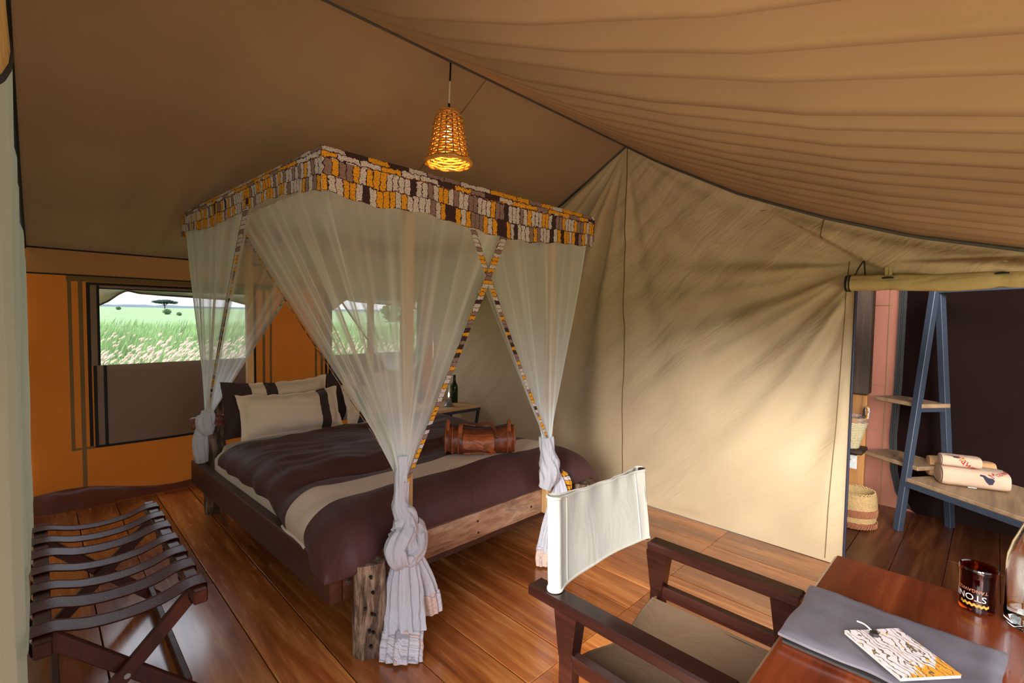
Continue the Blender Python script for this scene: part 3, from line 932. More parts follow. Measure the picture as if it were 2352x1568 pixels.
MB().bar(S(0, 0.03, 0.35), S(1.25, 0.03, 0.35), 0.03, 0.035, (0, 0, 1)).build('rail', M['bluesteel'], shelf, smooth=False)
MB().bar(S(0, 0.42, 0.35), S(1.25, 0.42, 0.35), 0.03, 0.035, (0, 0, 1)).build('rail', M['bluesteel'], shelf, smooth=False)
MB().bar(S(0, LW / 2, 1.745), S(1.25, LW / 2, 1.745), 0.03, 0.03, (0, 0, 1)).build('rail', M['bluesteel'], shelf, smooth=False)

# text as thin meshes
def text_mesh(body, size, extrude=0.0006):
    cu = bpy.data.curves.new('lettering', 'FONT')
    cu.body = body; cu.size = size; cu.extrude = extrude; cu.align_x = 'LEFT'; cu.resolution_u = 3
    tmp = bpy.data.objects.new('lettering', cu)
    COL.objects.link(tmp)
    dg = bpy.context.evaluated_depsgraph_get(); dg.update()
    me = bpy.data.meshes.new_from_object(tmp.evaluated_get(dg))
    bpy.data.objects.remove(tmp)
    V = [tuple(v.co) for v in me.vertices]; F = [tuple(p.vertices) for p in me.polygons]
    bpy.data.meshes.remove(me); bpy.data.curves.remove(cu)
    return V, F

# towels on the bench board
TA, TB = Vector((0.30, -0.954, 0)), Vector((0.954, 0.30, 0))
rotT = Matrix((TA, TB, Vector((0, 0, 1)))).transposed()
def towel_roll(name, p0, L, z, rw, rz, mat, label, lines=0):
    """p0 is the front left corner of the towel on the board, L its length"""
    c0 = Vector((p0[0], p0[1], z)) + TB * rw
    t = thing(name, tuple(c0 + TA * (L / 2) - Vector((0, 0, rz))), label, 'towel', 'towels on the bathroom bench')
    def f(a, b):
        th = 2 * PI * a
        ct, st = math.cos(th), math.sin(th)
        e = 0.66
        k = 1 - 0.06 * smooth(0.06, 0.0, min(b, 1 - b)) + 0.016 * nz(b * 5, ct * 2, st * 2)
        if lines: k += 0.014 * math.sin(th * 22) * (1 if 0.16 < a < 0.36 else 0)
        lift = 1 - (0.10 * smooth(0.5, 1.0, b) if lines else 0)
        return tuple(c0 + TA * (L * b) + TB * (rw * k * math.copysign(abs(ct) ** e, ct)) + Vector((0, 0, (rz * k * math.copysign(abs(st) ** e, st)) * (lift if st > 0 else 1))))
    mb = MB().grid(f, 72, 30)
    for b in (0, 1):
        ring = [f(i / 56, b) for i in range(56)]
        mb.add(ring + [tuple(sum((Vector(p) for p in ring), Vector()) / 56 + TA * (-0.012 if b == 0 else 0.012))], [((i, (i + 1) % 56, 56) if b == 0 else ((i + 1) % 56, i, 56)) for i in range(56)])
    mb.build('cloth', mat, t, angle=60)
    for b in (0, 1):
        sp = MB()
        pts = []
        for i in range(60):
            a = i / 59 * 2 * 2 * PI; q = 0.25 + 0.65 * i / 59
            pts.append(c0 + TA * (L * b + (-0.002 if b == 0 else 0.002)) + TB * (rw * q * math.cos(a)) + Vector((0, 0, rz * q * math.sin(a))))
        sp.tube(pts, 0.003, 5).build('rolled_edge', mat, t)
    return t, f
t_big, f_big = towel_roll('bath_towel', (4.405, 0.212), 0.345, 0.395 + 0.066, 0.105, 0.066, M['towel'], 'thick folded cream bath towel lowest in front on the bathroom bench', 1)
t_top, f_top = towel_roll('hand_towel', (4.425, 0.220), 0.205, 0.395 + 0.132 + 0.038, 0.060, 0.038, M['towel'], 'small rolled cream towel lying on top of the thick towel')
t_bk, f_bk = towel_roll('back_towel', (4.60, 0.295), 0.36, 0.395 + 0.072, 0.060, 0.072, M['towel_t'], 'tan towel behind the two cream towels on the bench')
def print_on(t, f, body, size, ang, b0, a0, mat, mirror=False, name='lettering'):
    """lay flat lettering on a towel surface: along its length (b) and round its girth (a)"""
    V, F = text_mesh(body, size)
    return lay(t, f, V, F, ang, b0, a0, mat, name)
def lay(t, f, V, F, ang, b0, a0, mat, name):
    L = (Vector(f(0.5, 1)) - Vector(f(0.5, 0))).length
    g = sum((Vector(f((i + 1) / 40, .5)) - Vector(f(i / 40, .5))).length for i in range(40))
    ca, sa = math.cos(ang), math.sin(ang)
    out = []
    for x, y, z in V:
        xx, yy = x * ca - y * sa, x * sa + y * ca
        b = b0 + xx / L; a = a0 - yy / g
        p = Vector(f(a % 1, min(1, max(0, b))))
        cen = S(0, 0, 0)
        c2 = sum((Vector(f(k / 8, min(1, max(0, b)))) for k in range(8)), Vector()) / 8
        out.append(p + (p - c2).normalized() * (0.002 + z))
    return MB().add(out, F).build(name, mat, t, smooth=False)
def blob(pts): return [(x, y, 0.0004) for x, y in pts], [tuple(range(len(pts)))]
print_on(t_top, f_top, 'Mawe', 0.062, -0.75, 0.27, 0.38, M['red'])
lay(t_top, f_top, *blob([(0, 0), (.02, -.012), (.045, -.01), (.05, .004), (.03, .006), (.035, .018), (.012, .012), (-.015, .02), (-.03, .022)]), -0.2, 0.22, 0.35, M['navy'], 'emblem')
lay(t_top, f_top, *blob([(0.009 * math.cos(k * PI / 5), 0.009 * math.sin(k * PI / 5)) for k in range(10)]), 0, 0.5, 0.44, M['orangedot'], 'emblem')
print_on(t_big, f_big, 'Mawe', 0.066, 0.80, 0.74, 0.465, M['red'])
lay(t_big, f_big, *blob([(0, 0), (.012, -.018), (.03, -.02), (.045, -.005), (.04, .012), (.02, .02), (.008, .045), (-.012, .055), (-.02, .04), (-.006, .03)]), 0.3, 0.63, 0.50, M['navy'], 'emblem')
MB().box(Vector(f_big(0.66, 0.47)) + Vector((-0.002, 0, 0.004)), (0.045, 0.004, 0.014), rotT).build('care_tag', M['white'], t_big)

# timber post with board and little shelf, baskets
post = thing('timber_post', (4.6, 0.78, 0), 'rough timber post with a pale board and small shelf beside the bathroom wall', 'post')
MB().box((4.60, 0.80, 1.38), (0.14, 0.26, 0.86), None, 0.012).build('post', M['darkpost'], post, smooth=False)
MB().box((4.59, 0.815, 0.475), (0.06, 0.27, 0.95), None, 0.006).build('board', M['lightboard'], post, smooth=False)
MB().box((4.455, 0.79, 0.535), (0.21, 0.26, 0.035), None, 0.01).build('shelf', M['darkpost'], post, smooth=False)
card = thing('notice_card', (4.555, 0.79, 0.36), 'white card with a green mark and black top band on the pale board', 'sign')
MB().box((4.553, 0.79, 0.425), (0.004, 0.13, 0.13)).build('card', M['white'], card, smooth=False)
MB().box((4.550, 0.79, 0.478), (0.004, 0.13, 0.022)).build('top_band', M['blackcable'], card, smooth=False)
MB().add([(4.5495, 0.79 + a, 0.415 + b) for a, b in ((-.03, .02), (-.005, .012), (.0, .022), (.028, .018), (.02, .004), (.024, -.006), (.008, -.022), (.002, -.01), (-.012, -.004))], [tuple(range(9))]).build('mark', M['green'], card, smooth=False)
o = MB().tube(spline([(4.55, 0.70, 0.20), (4.54, 0.66, 0.19), (4.52, 0.635, 0.12), (4.53, 0.65, 0.05), (4.55, 0.70, 0.02)], 24), 0.006, 8).build('white_cable', M['whitecable'], None, loc=(4.53, 0.66, 0.02))
props(o, 'short white cable curling out beside the pale timber board', 'cable')

def basket_rings(mb, c, prof, n, rr, fn=None):
    for r, z in prof:
        pts = [(c[0] + r * math.cos(a), c[1] + r * math.sin(a), c[2] + z + rr * 0.25 * math.sin(a * 26)) for a in [2 * PI * k / n for k in range(n + 1)]]
        mb.tube(pts, rr, 6, caps=False)
hb = thing('handled_basket', (4.435, 0.765, 0.555), 'tapered pale straw basket with printed rim and loop handle on the small shelf', 'basket')
mb = MB()
basket_rings(mb, (4.435, 0.765, 0.555), [(lerp(0.062, 0.108, i / 14), 0.006 + 0.0135 * i) for i in range(15)], 40, 0.0085)
mb.lathe([(0.001, 0.002), (0.06, 0.002), (0.060, 0.01), (0.104, 0.19)], (4.435, 0.765, 0.555), 32)
mb.build('body', M['straw_p'], hb)
MB().lathe([(0.108, 0.196), (0.113, 0.20), (0.122, 0.235), (0.117, 0.24), (0.104, 0.2)], (4.435, 0.765, 0.555), 40).build('rim', M['purpleprint'], hb)
MB().tube(spline([(4.415, 0.655, 0.79), (4.41, 0.645, 0.85), (4.425, 0.66, 0.875), (4.45, 0.675, 0.85), (4.455, 0.68, 0.80)], 20), 0.010, 10).build('handle', M['purpleprint'], hb)
o = MB().box((4.425, 0.80, 0.80), (0.07, 0.06, 0.13), Matrix.Rotation(0.4, 3, 'Y'), 0.006)
o.box((4.388, 0.785, 0.835), (0.003, 0.018, 0.02), Matrix.Rotation(0.4, 3, 'Y'), 0, mi=1)
o = o.build('dark_box', [M['blackpage'], M['white']], None, smooth=False, loc=(4.425, 0.80, 0.73))
props(o, 'small dark box standing in the handled straw basket', 'box')
wbk = thing('woven_basket', (4.33, 0.70, 0.0), 'round coiled straw basket with reddish bands on the bathroom floor', 'basket')
for z0, z1, mt, nm in ((0.006, 0.05, 'straw_r', 'red_band'), (0.05, 0.09, 'straw', 'straw_band'), (0.09, 0.145, 'straw_r', 'red_band'), (0.145, 0.25, 'straw', 'straw_band')):
    mb = MB()
    k = int((z1 - z0) / 0.0105)
    basket_rings(mb, (4.33, 0.70, 0), [(0.128 + 0.014 * math.sin(PI * min(1, (z0 + (i + .5) * (z1 - z0) / k) / 0.27)), z0 + (i + .5) * (z1 - z0) / k) for i in range(k)], 44, 0.0072)
    if mt == 'straw_r':
        for i in range(44):
            a = 2 * PI * i / 44
            q = lambda z, da: (4.33 + 0.149 * math.cos(a + da), 0.70 + 0.149 * math.sin(a + da), z)
            mb.tube([q(z0 + 0.004, -0.05), q(z1 - 0.004, 0.05)], 0.0035, 5)
    mb.build(nm, M[mt], wbk)
MB().lathe([(0.001, 0.008), (0.12, 0.008), (0.135, 0.12), (0.126, 0.25)], (4.33, 0.70, 0), 40).build('lining', M['straw'], wbk)
mb = MB()
for i in range(34):
    a = 2 * PI * i / 34
    pts = [(4.33 + 0.129 * math.cos(a + t * 0.18), 0.70 + 0.129 * math.sin(a + t * 0.18), 0.25 + 0.014 * math.sin(t * PI)) for t in (0, .25, .5, .75, 1)]
    mb.tube(pts, 0.004, 5)
mb.build('rim', M['straw'], wbk)
# ------------------------------------------------------------------ bed
bed = thing('bed', (1.78, 3.1, 0), 'rustic four-poster bed of dark planks and log legs under the netting', 'bed')
MB().bar((0.905, 1.985, 0.3275), (0.822, 4.20, 0.3275), 0.06, 0.175, (0, 0, 1), 0.006).build('side_rail', M['bedrail_d'], bed, smooth=False)
MB().box((2.68, 3.09, 0.3275), (0.06, 2.21, 0.175), None, 0.006).build('side_rail', M['bedrail_d'], bed, smooth=False)
MB().box((0.962, 2.05, 0.3275), (0.052, 0.13, 0.172), None, 0.004).build('corner_block', M['bedrail_d'], bed, smooth=False)
MB().box((2.623, 2.05, 0.3275), (0.054, 0.13, 0.172), None, 0.004).build('corner_block', M['bedrail_d'], bed, smooth=False)
def plank_edge(u, v):
    x = lerp(0.97, 2.595, u)
    a = 2 * PI * v
    cx, cz = 0.030, 0.0745
    dx, dz = math.cos(a), math.sin(a)
    k = min(cx / max(1e-6, abs(dx)), cz / max(1e-6, abs(dz)))
    wob = 0.004 * nz(x * 6, dz * 3)
    return (x, 2.030 + dx * k + 0.3 * wob, 0.340 + dz * k + wob * (1 if dz > 0 else 0.6))
fr = MB().grid(plank_edge, 60, 40, flip=True)
fr.box((0.975, 2.03, 0.34), (0.012, 0.055, 0.145)); fr.box((2.59, 2.03, 0.34), (0.012, 0.055, 0.145))
frail = fr.build('foot_rail', M['bedrail'], bed)
for x, z in ((1.73, 0.366), (1.735, 0.300), (1.30, 0.372), (2.17, 0.33)):
    MB().tube([(x, 2.004, z), (x, 1.9985, z)], 0.007, 10).build('bolt_hole', M['blackcable'], frail)
MB().tube([(0.958, 1.988, 0.32), (0.958, 1.976, 0.32)], [0.014, 0.009], 12).build('bolt', M['steel'], bed)
def log(name, c, r0, r1, z0, z1, seed, lean=(0, 0)):
    def f(u, v):
        z = lerp(z0, z1, v); a = 2 * PI * u
        r = lerp(r0, r1, v)
        q = 1 + 0.10 * math.cos(2 * a + seed) + 0.06 * math.cos(3 * a + seed * 2 + z * 2)
        q += 0.20 * nz(math.cos(a) * 1.6 + seed, math.sin(a) * 1.6, z * 5) + 0.05 * nz(math.cos(a) * 4, math.sin(a) * 4 + seed, z * 7)
        return (c[0] + lean[0] * v + r * q * math.cos(a), c[1] + lean[1] * v + r * q * math.sin(a), z + 0.008 * nz(math.cos(a) * 2, math.sin(a) * 2, seed) * (1 if 0 < v < 1 else 0))
    mb = MB().grid(f, 32, 26)
    for v in (0, 1):
        ring = [f(i / 32, v) for i in range(32)]
        cen = tuple(sum((Vector(p) for p in ring), Vector()) / 32)
        mb.add(ring + [cen], [((i + 1) % 32, i, 32) if v == 0 else (i, (i + 1) % 32, 32) for i in range(32)])
    return mb.build(name, M['log'], bed, angle=50)
legF = log('leg', (1.025, 1.925), 0.066, 0.062, 0.0, 0.418, 1.0)
log('leg', (2.575, 1.925), 0.064, 0.060, 0.0, 0.412, 2.3)
log('leg', (0.945, 4.175), 0.082, 0.058, 0.0, 0.875, 3.7, (0.0, 0.0))
log('leg', (2.60, 4.175), 0.082, 0.058, 0.0, 0.87, 5.1, (0.0, 0.0))
for z, da in ((0.37, -1.9), (0.30, -1.75), (0.205, -1.8), (0.20, -1.65), (0.13, -2.0), (0.12, -1.7), (0.06, -1.9), (0.235, -2.3)):
    p = Vector((1.025 + 0.066 * math.cos(da), 1.925 + 0.066 * math.sin(da), z))
    d = Vector((math.cos(da), math.sin(da), 0))
    MB().tube([p - d * 0.012, p + d * 0.003], [0.008, 0.006], 8).build('worm_hole', M['blackcable'], legF)
MB().box((1.78, 4.085, 0.708), (2.02, 0.05, 0.085), None, 0.008).build('headboard_rail', M['headwood'], bed, smooth=False)
for x, y, z0 in ((1.247, 1.972, 0.27), (2.285, 1.972, 0.27), (1.185, 4.14, 0.45), (2.225, 4.14, 0.45)):
    MB().box((x, y, (z0 + 2.14) / 2), (0.048, 0.05, 2.14 - z0), None, 0.004).build('net_post', M['pine'], bed, smooth=False)
MB().box((1.78, 3.06, 0.20), (1.72, 1.95, 0.03)).build('platform', M['bedrail_d'], bed, smooth=False)

# mattress in its white sheet
def rbox(cx, cy, x, y, z0, z1, nu=60, nv=26, p=0.22, topwob=0.004):
    def f(u, v):
        a = 2 * PI * u; ca, sa = math.cos(a), math.sin(a)
        ex, ey = math.copysign(abs(ca) ** p, ca), math.copysign(abs(sa) ** p, sa)
        if v < 0.5: t = v / 0.5; rr = 1 - 0.06 * (1 - smooth(0, .3, t)); zz = lerp(z0, z1, min(1, t * 0.97)); rr *= 1 - 0.05 * smooth(0.75, 1.0, t)
        else: t = (v - .5) / .5; rr = 0.95 * (1 - t); zz = z1 + topwob * math.sin(t * 3)
        X, Y = cx + x * ex * rr, cy + y * ey * rr
        X -= 0.040 * (Y - 2.07) * min(1, max(0, 1 - (X - .9) / 1.7))
        return (X, Y, zz)
    return f
mat_ = MB().grid(rbox(1.790, 3.06, 0.865, 0.985, 0.217, 0.552, 120), 120, 26).build('mattress', M['sheet'], None, loc=(1.78, 3.06, 0.217), angle=60)
props(mat_, 'thick mattress in a white fitted sheet inside the rustic bed frame', 'mattress')

# duvet
DX0, DX1 = 0.0, 0.0
def duv_edge(y):
    return 0.918 - 0.040 * (y - 2.0) - 0.030 * smooth(2.68, 2.5, y) - 0.035 * smooth(2.34, 2.10, y), 2.685 + 0.09 * smooth(2.9, 2.3, y)
def puff(t): 
    t = min(1, max(0, t))
    return (1 - (1 - t) ** 2.6) ** (1 / 1.9)
def duvet(a, b):
    s = math.sin((a * 2 - 1) * PI / 2)
    y0 = 2.01; yh = 3.715
    bb = b ** 1.7
    yy = lerp(y0, yh, bb)
    xl, xr = duv_edge(yy)
    x = lerp(xl, xr, (s + 1) / 2)
    yf = 2.008 - 0.105 * smooth(1.19, 1.02, x) * (0.25 + 0.75 * smooth(0.86, 0.98, x)) - 0.10 * smooth(2.36, 2.52, x)
    yhh = yh + 0.03 * math.sin(x * 4 + 1) + 0.02 * smooth(1.1, 2.0, x)
    y = lerp(yf, yhh, bb)
    zb = 0.424 - 0.075 * smooth(1.06, 0.86, x) * smooth(2.30, 2.08, y) - 0.05 * smooth(2.66, 2.74, x)
    zb += 0.055 * smooth(2.66, 2.80, y) * smooth(1.2, 0.95, x)
    groove = math.exp(-((y - 2.60 - 0.07 * nz(x * 2, 3) - 0.05 * (1.4 - x)) / 0.045) ** 2)
    zt = 0.612 + 0.035 * smooth(2.62, 2.78, y) - 0.028 * groove * smooth(2.2, 1.2, x)
    zt += 0.020 * nz(x * 2.2, y * 2.2, 1) + 0.012 * nz(x * 2.0 + y * 1.5, y * 9, 4) * smooth(2.6, 2.8, y) + 0.009 * nz(x * 5, y * 14 + x * 4, 2) * smooth(2.6, 2.8, y)
    zt += 0.007 * nz(x * 6, y * 6, 5) + 0.010 * nz(x * 3 + 4, y * 5 + x * 2, 9) * smooth(2.45, 2.1, y)
    zt -= 0.03 * smooth(0.25, 0.0, yhh - y)
    fh = puff((yhh - y) / 0.07) * 0.55 + 0.45
    # soft diagonal hanging folds at the edges
    side = 0.035 * nz(y * 8, 7) * smooth(0.30, 0.04, x - xl)
    zt += 0.022 * nz(y * 8 + x * 3, 3) * smooth(0.40, 0.08, x - xl)
    ft = puff((y - yf) / 0.27)
    f_ = puff((x - xl) / 0.20) * puff((xr - x) / 0.24) * (0.45 + 0.55 * ft if False else ft) * fh
    z = zb + (zt - zb) * f_
    yo = -0.018 * math.sin(PI * min(1, f_)) * smooth(0.3, 0.0, y - yf) * (0.0 if 1.19 < x < 1.32 or 2.2 < x < 2.36 else 1.0)
    xo = -0.022 * math.sin(PI * f_) * smooth(0.2, 0.0, x - xl) + 0.03 * math.sin(PI * f_) * smooth(0.2, 0.0, xr - x)
    return (x + xo + side * 0.5, y + yo * 0.0 + 0.006 * nz(x * 14, z * 4) * smooth(0.2, 0.0, y - yf) * (1 if yo else 0), z)
dv = MB().grid(duvet, 170, 190)
dvo = dv.build('duvet', M['duvet'], None, loc=(1.78, 1.975, 0.42), angle=180)
props(dvo, 'puffy dark brown duvet with one cream stripe across the bed', 'duvet')
hem = MB()
hem.tube([Vector(duvet(0.002, b)) + Vector((-0.003, 0, -0.004)) for b in np.linspace(0.335, 0.52, 30)], 0.007, 8)
hem.build('cream_lining', M['sheet'], dvo)
MB().tube([Vector(duvet((math.asin((1.70 - .0 - .9) / .92 - 1 + 0.05 * math.sin(b * 9)) / PI + .5), b)) + Vector((0, -0.001, 0.001)) for b in np.linspace(0.0, 0.30, 24)], 0.0025, 6).build('seam', M['duvet'], dvo)

# pillows
def pillow(label, c, w, h, t, lean, bands, name='pillow', yaw=0.0, seed=0):
    m = m_pillow('pillowcase_%s' % seed, bands)
    Rm = Matrix.Rotation(yaw, 3, 'Z') @ Matrix.Rotation(lean, 3, 'X')
    cc = Vector(c)
    mb = MB()
    for sgn in (-1, 1):
        def f(u, v):
            a, b = u * 2 - 1, v * 2 - 1
            pin = 0.955 + 0.045 * b * b; pin2 = 0.94 + 0.06 * a * a
            ai, bi = min(1, abs(a) / 0.93), min(1, abs(b) / 0.90)
            th = (1 - ai ** 5.0) ** 0.7 * (1 - bi ** 4.0) ** 0.62
            wr = 0.012 * nz(a * 4 + seed, b * 3) * th + 0.016 * nz(a * 9, b * 2.5 + seed) * smooth(.55, 0.95, abs(a)) + 0.006 * nz(a * 3 + b * 9, seed)
            slump = -0.020 * (1 - a * a) * max(0, b) + 0.012 * nz(a * 5, seed + 3.0) * max(0, b)
            p = Vector((a * w / 2 * pin, sgn * (t / 2 * th + 0.002) + wr, b * h / 2 * pin2 + slump))
            return tuple(cc + Rm @ p)
        mb.grid(f, 48, 30, flip=(sgn > 0))
    o = mb.build(name, m, None, loc=tuple(cc - Vector((0, 0, h / 2))), angle=60)
    props(o, label, 'pillow', 'pillows at the head of the bed')
    return o
pillow('cream pillow with one brown band leaning in front, nearest the window wall flap', (1.385, 3.80, 0.765), 0.76, 0.345, 0.15, -0.40, [(0, 0), (0.765, 1), (0.865, 0)], seed=0)
pillow('cream and brown pillow standing in front beside the nightstand with the green bottle', (2.16, 3.80, 0.765), 0.72, 0.345, 0.15, -0.40, [(0, 0), (0.12, 1), (0.22, 0)], seed=1)
pillow('brown-ended pillow with cream bands standing behind the front cream pillow', (1.345, 3.985, 0.795), 0.80, 0.43, 0.13, -0.16, [(0, 1), (0.24, 0), (0.37, 1), (0.48, 0)], seed=2)
pillow('brown and cream pillow standing at the back beside the nightstand', (2.14, 3.99, 0.81), 0.80, 0.43, 0.13, -0.16, [(0, 1), (0.16, 0), (0.30, 1), (0.42, 0)], seed=3)

# ------------------------------------------------------------------ mosquito net on its canopy
net = thing('mosquito_net', (1.75, 3.0, 2.2), 'sheer white mosquito net with wax-print valance, gathered and knotted at the posts', 'net')
CFL, CFR, CHL, CHR = Vector((0.847, 1.94, 2.18)), Vector((2.612, 1.94, 2.185)), Vector((0.77, 4.06, 2.21)), Vector((2.66, 4.08, 2.21))
def valance(a, b, low, off, seed, rise):
    dr_ = (b - a).normalized()
    a, b = a - dr_ * 0.034, b + dr_ * 0.034
    L = (b - a).length
    n = dr_.cross(Vector((0, 0, 1)))
    def f(u, v):
        p = a.lerp(b, u)
        zb = low(u)
        wv = 0.006 * math.sin(u * L * 26 + seed) + 0.010 * nz(u * L * 5, seed)
        sc = 0.004 * math.sin(u * L * 40 + seed)
        z = lerp(p.z - rise(u), zb + sc, v)
        return tuple(Vector((p.x, p.y, z)) + n * (off + 0.012 * math.sin(PI * min(1, v * 3)) * 0.6 + wv * v))
    return MB().grid(f, 120, 10, uvf=lambda u, v: (u * L + seed, 0.19 * (1 - v))).build('valance', M['print'], net, angle=180)
valance(CFL, CFR, lambda u: 1.5 + 0.97 * (interp(u, [0, .03, .13, .25, .40, .55, .62, .66, .80, 1], [2.018, 2.012, 1.993, 2.008, 1.982, 1.955, 1.958, 1.955, 1.985, 2.004]) - 1.5), 0.030, 0.3, lambda u: 0)
valance(CHL, CFL, lambda u: interp(u, [0, .12, .3, .48, .62, .75, .86, 1], [2.085, 2.065, 2.035, 2.042, 2.050, 2.056, 2.038, 2.002]), 0.034, 5.1, lambda u: 0)
valance(CFR, CHR, lambda u: 2.02 + 0.02 * math.sin(u * 6), 0.030, 9.2, lambda u: 0)
valance(CHR, CHL, lambda u: 2.045 + 0.02 * math.sin(u * 7), 0.030, 13.7, lambda u: 0)
MB().grid(lambda u, v: tuple(CHL.lerp(CHR, u).lerp(CFL.lerp(CFR, u), v) + Vector((0, 0, -0.03 * math.sin(PI * u) * math.sin(PI * v)))), 24, 24, attf=lambda u, v: 2.4).build('top_panel', M['net'], net, attname='thread', angle=180)
for a, b in ((CFL, CFR), (CHL, CFL), (CFR, CHR), (CHR, CHL)):
    i = Vector(((1.75 - (a.x + b.x) / 2), (3.04 - (a.y + b.y) / 2), 0)).normalized() * 0.02
    MB().bar(a + i - Vector((0, 0, 0.022)), b + i - Vector((0, 0, 0.022)), 0.025, 0.03).build('canopy_frame', M['pine'], net, smooth=False)

def curtain(top, T, seed, trims, zt=2.07, bulge=0.0, pleats=9, hook=None):
    """a corner of netting from its two opening edges round the canopy corner down to the knot T"""
    top = [Vector(p) for p in top]
    segs = [(top[i + 1] - top[i]).length for i in range(len(top) - 1)]
    tot = sum(segs)
    def tp(s):
        d = s * tot
        for i, L in enumerate(segs):
            if d <= L or i == len(segs) - 1:
                return top[i].lerp(top[i + 1], min(1, d / L)), (top[i + 1] - top[i]).normalized().cross(Vector((0, 0, 1)))
            d -= L
    T = Vector(T)
    rr = random.Random(seed)
    ph = [rr.uniform(0, 6.28) for _ in range(5)]
    def f(u, v):
        p, n = tp(u)
        h = v ** (1.0 + bulge)
        q = p.lerp(T, h)
        q.z = lerp(p.z, T.z, v)
        ang = (u - .5) * 2.6 + math.atan2(-1, -0.2)
        out = Vector((math.cos(u * 2 * PI * 3) * 0.016, math.sin(u * 2 * PI * 2) * 0.016, 0)) * v ** 2
        am = (0.004 + 0.026 * v * (1 - v) * 2) * (1 - 0.75 * v)
        w = math.sin(u * 2 * PI * pleats + ph[0] + 1.5 * math.sin(u * 7 + ph[1])) + 0.6 * math.sin(u * 2 * PI * pleats * 2.3 + ph[2]) 
        w += 0.7 * math.sin(u * 40 + ph[3] + v * 2) * v
        return tuple(q + n * (w * am) + out)
    NU, NV = 150, 44
    def dens(u, v):
        h = v ** (1.0 + bulge)
        base = 0.95 + (0.3 + smooth(0.03, 0.35, v)) * (0.95 * max(0.0, math.sin(u * 2 * PI * pleats * 1.0 + ph[4])) ** 16 + 0.6 * max(0.0, math.sin(u * 2 * PI * pleats * 1.63 + ph[2])) ** 24)
        return max(0.45, base) * (0.95 + 0.9 * h * h + 4.5 * smooth(0.72, 1.0, h))
    cu = MB().grid(f, NU, NV, attf=dens).build('curtain', M['net'], net, attname='thread', angle=180)
    for u0, wd in trims:
        d = 1 if u0 == 0 else -1
        def g(a, v):
            p = Vector(f(u0, v)); q = Vector(f(u0 + d * 0.03, v))
            t, n = tp(u0)
            side = (top[1] - top[0]).normalized() if u0 == 0 else (top[-2] - top[-1]).normalized()
            return tuple(p + side * (wd * a * lerp(1.0, 0.42, v)) + n * (0.014 + 0.002 * a))
        Lz = (Vector(f(u0, 0)) - Vector(f(u0, 1))).length
        MB().grid(g, 4, 44, uvf=lambda a, v: (0.01 + 0.09 * v * Lz * 11 * 0.10, 0.0), ).build('trim', M['print_s'], cu, angle=180)
        cu.children[-1].data.uv_layers[0].data.foreach_set('uv', np.array([c for lp in cu.children[-1].data.loops for c in (
            (cu.children[-1].data.vertices[lp.vertex_index].co.z * -1.0 * 1.1 + 9), 0.003 + 0.055 * ((lp.vertex_index % 5) / 4))], dtype=np.float32))
    return f
fFL = curtain([(0.845, 3.15, 2.07), (0.850, 1.936, 2.05), (1.875, 1.932, 1.99)], (1.197, 1.912, 0.735), 3, [(0, 0.03), (1, 0.055)], pleats=7)
fHL = curtain([(1.72, 4.07, 2.07), (0.765, 4.07, 2.10), (0.795, 2.70, 2.07)], (0.868, 4.045, 0.745), 5, [(1, 0.085), (0, 0.03)], pleats=6)
fFR = curtain([(1.585, 1.948, 1.99), (2.605, 1.936, 2.02), (2.61, 3.15, 2.05)], (2.215, 1.915, 0.70), 8, [(0, 0.04), (1, 0.03)], bulge=0.10, pleats=7)
fHR = curtain([(2.61, 2.85, 2.06), (2.655, 4.08, 2.07), (1.60, 4.075, 2.07)], (2.52, 4.10, 0.80), 12, [(1, 0.03)], pleats=6)

def rope(path, radii, folds, twist, amp, n=40, m=40, flat=None, seed=0):
    """gathered cloth following a path, with deep folds running round it"""
    P = spline(path, m)
    mb = MB()
    def f(u, v):
        i = int(round(v * m))
        p = P[i]
        t = (P[min(i + 1, m)] - P[max(i - 1, 0)]).normalized()
        x = Vector((0.72, -0.69, 0)); x = (x - t * x.dot(t)).normalized(); y = t.cross(x)
        a = 2 * PI * u
        r = crspline([(q,) for q in radii], v)[0]
        fl_ = crspline([(q,) for q in flat], v)[0] if flat else 1.0
        k = 1 + amp * (abs(math.sin(folds * a / 2 + twist * v + seed)) - 0.5) + amp * 0.5 * math.sin((folds * 2 + 1) * a + twist * 1.4 * v + seed) + 0.06 * nz(math.cos(a) * 2 + seed, math.sin(a) * 2, v * 6)
        return tuple(p + x * (r * k * math.cos(a)) + y * (r * k * fl_ * math.sin(a)))
    mb.grid(f, n, m)
    return mb, f
def endcap(mb, f, v, n=40):
    ring = [f(i / n, v) for i in range(n)]
    cen = tuple(sum((Vector(p) for p in ring), Vector()) / n)
    mb.add(ring + [cen], [(i, (i + 1) % n, n) for i in range(n)])
# knot at the foot post facing the stool
mb, f = rope([(1.197, 1.925, 0.86), (1.190, 1.922, 0.70), (1.182, 1.915, 0.62), (1.200, 1.905, 0.575), (1.205, 1.905, 0.50)], [0.030, 0.030, 0.036, 0.050, 0.055], 5, 7, 0.22)
mb.build('twist', M['netknot'], net, angle=180)
mb, f = rope([(1.245, 1.94, 0.545), (1.185, 1.872, 0.515), (1.13, 1.872, 0.455), (1.155, 1.86, 0.40), (1.225, 1.86, 0.415), (1.27, 1.90, 0.475), (1.235, 1.90, 0.53)], [0.036, 0.044, 0.046, 0.046, 0.044, 0.042, 0.036], 3, 5, 0.22, seed=2)
mb.build('knot', M['netknot'], net, angle=180)
mb, f = rope([(1.20, 1.95, 0.50), (1.20, 1.90, 0.46), (1.195, 1.885, 0.40)], [0.055, 0.062, 0.05], 4, 3, 0.2, seed=1)
mb.build('knot', M['netknot'], net, angle=180)
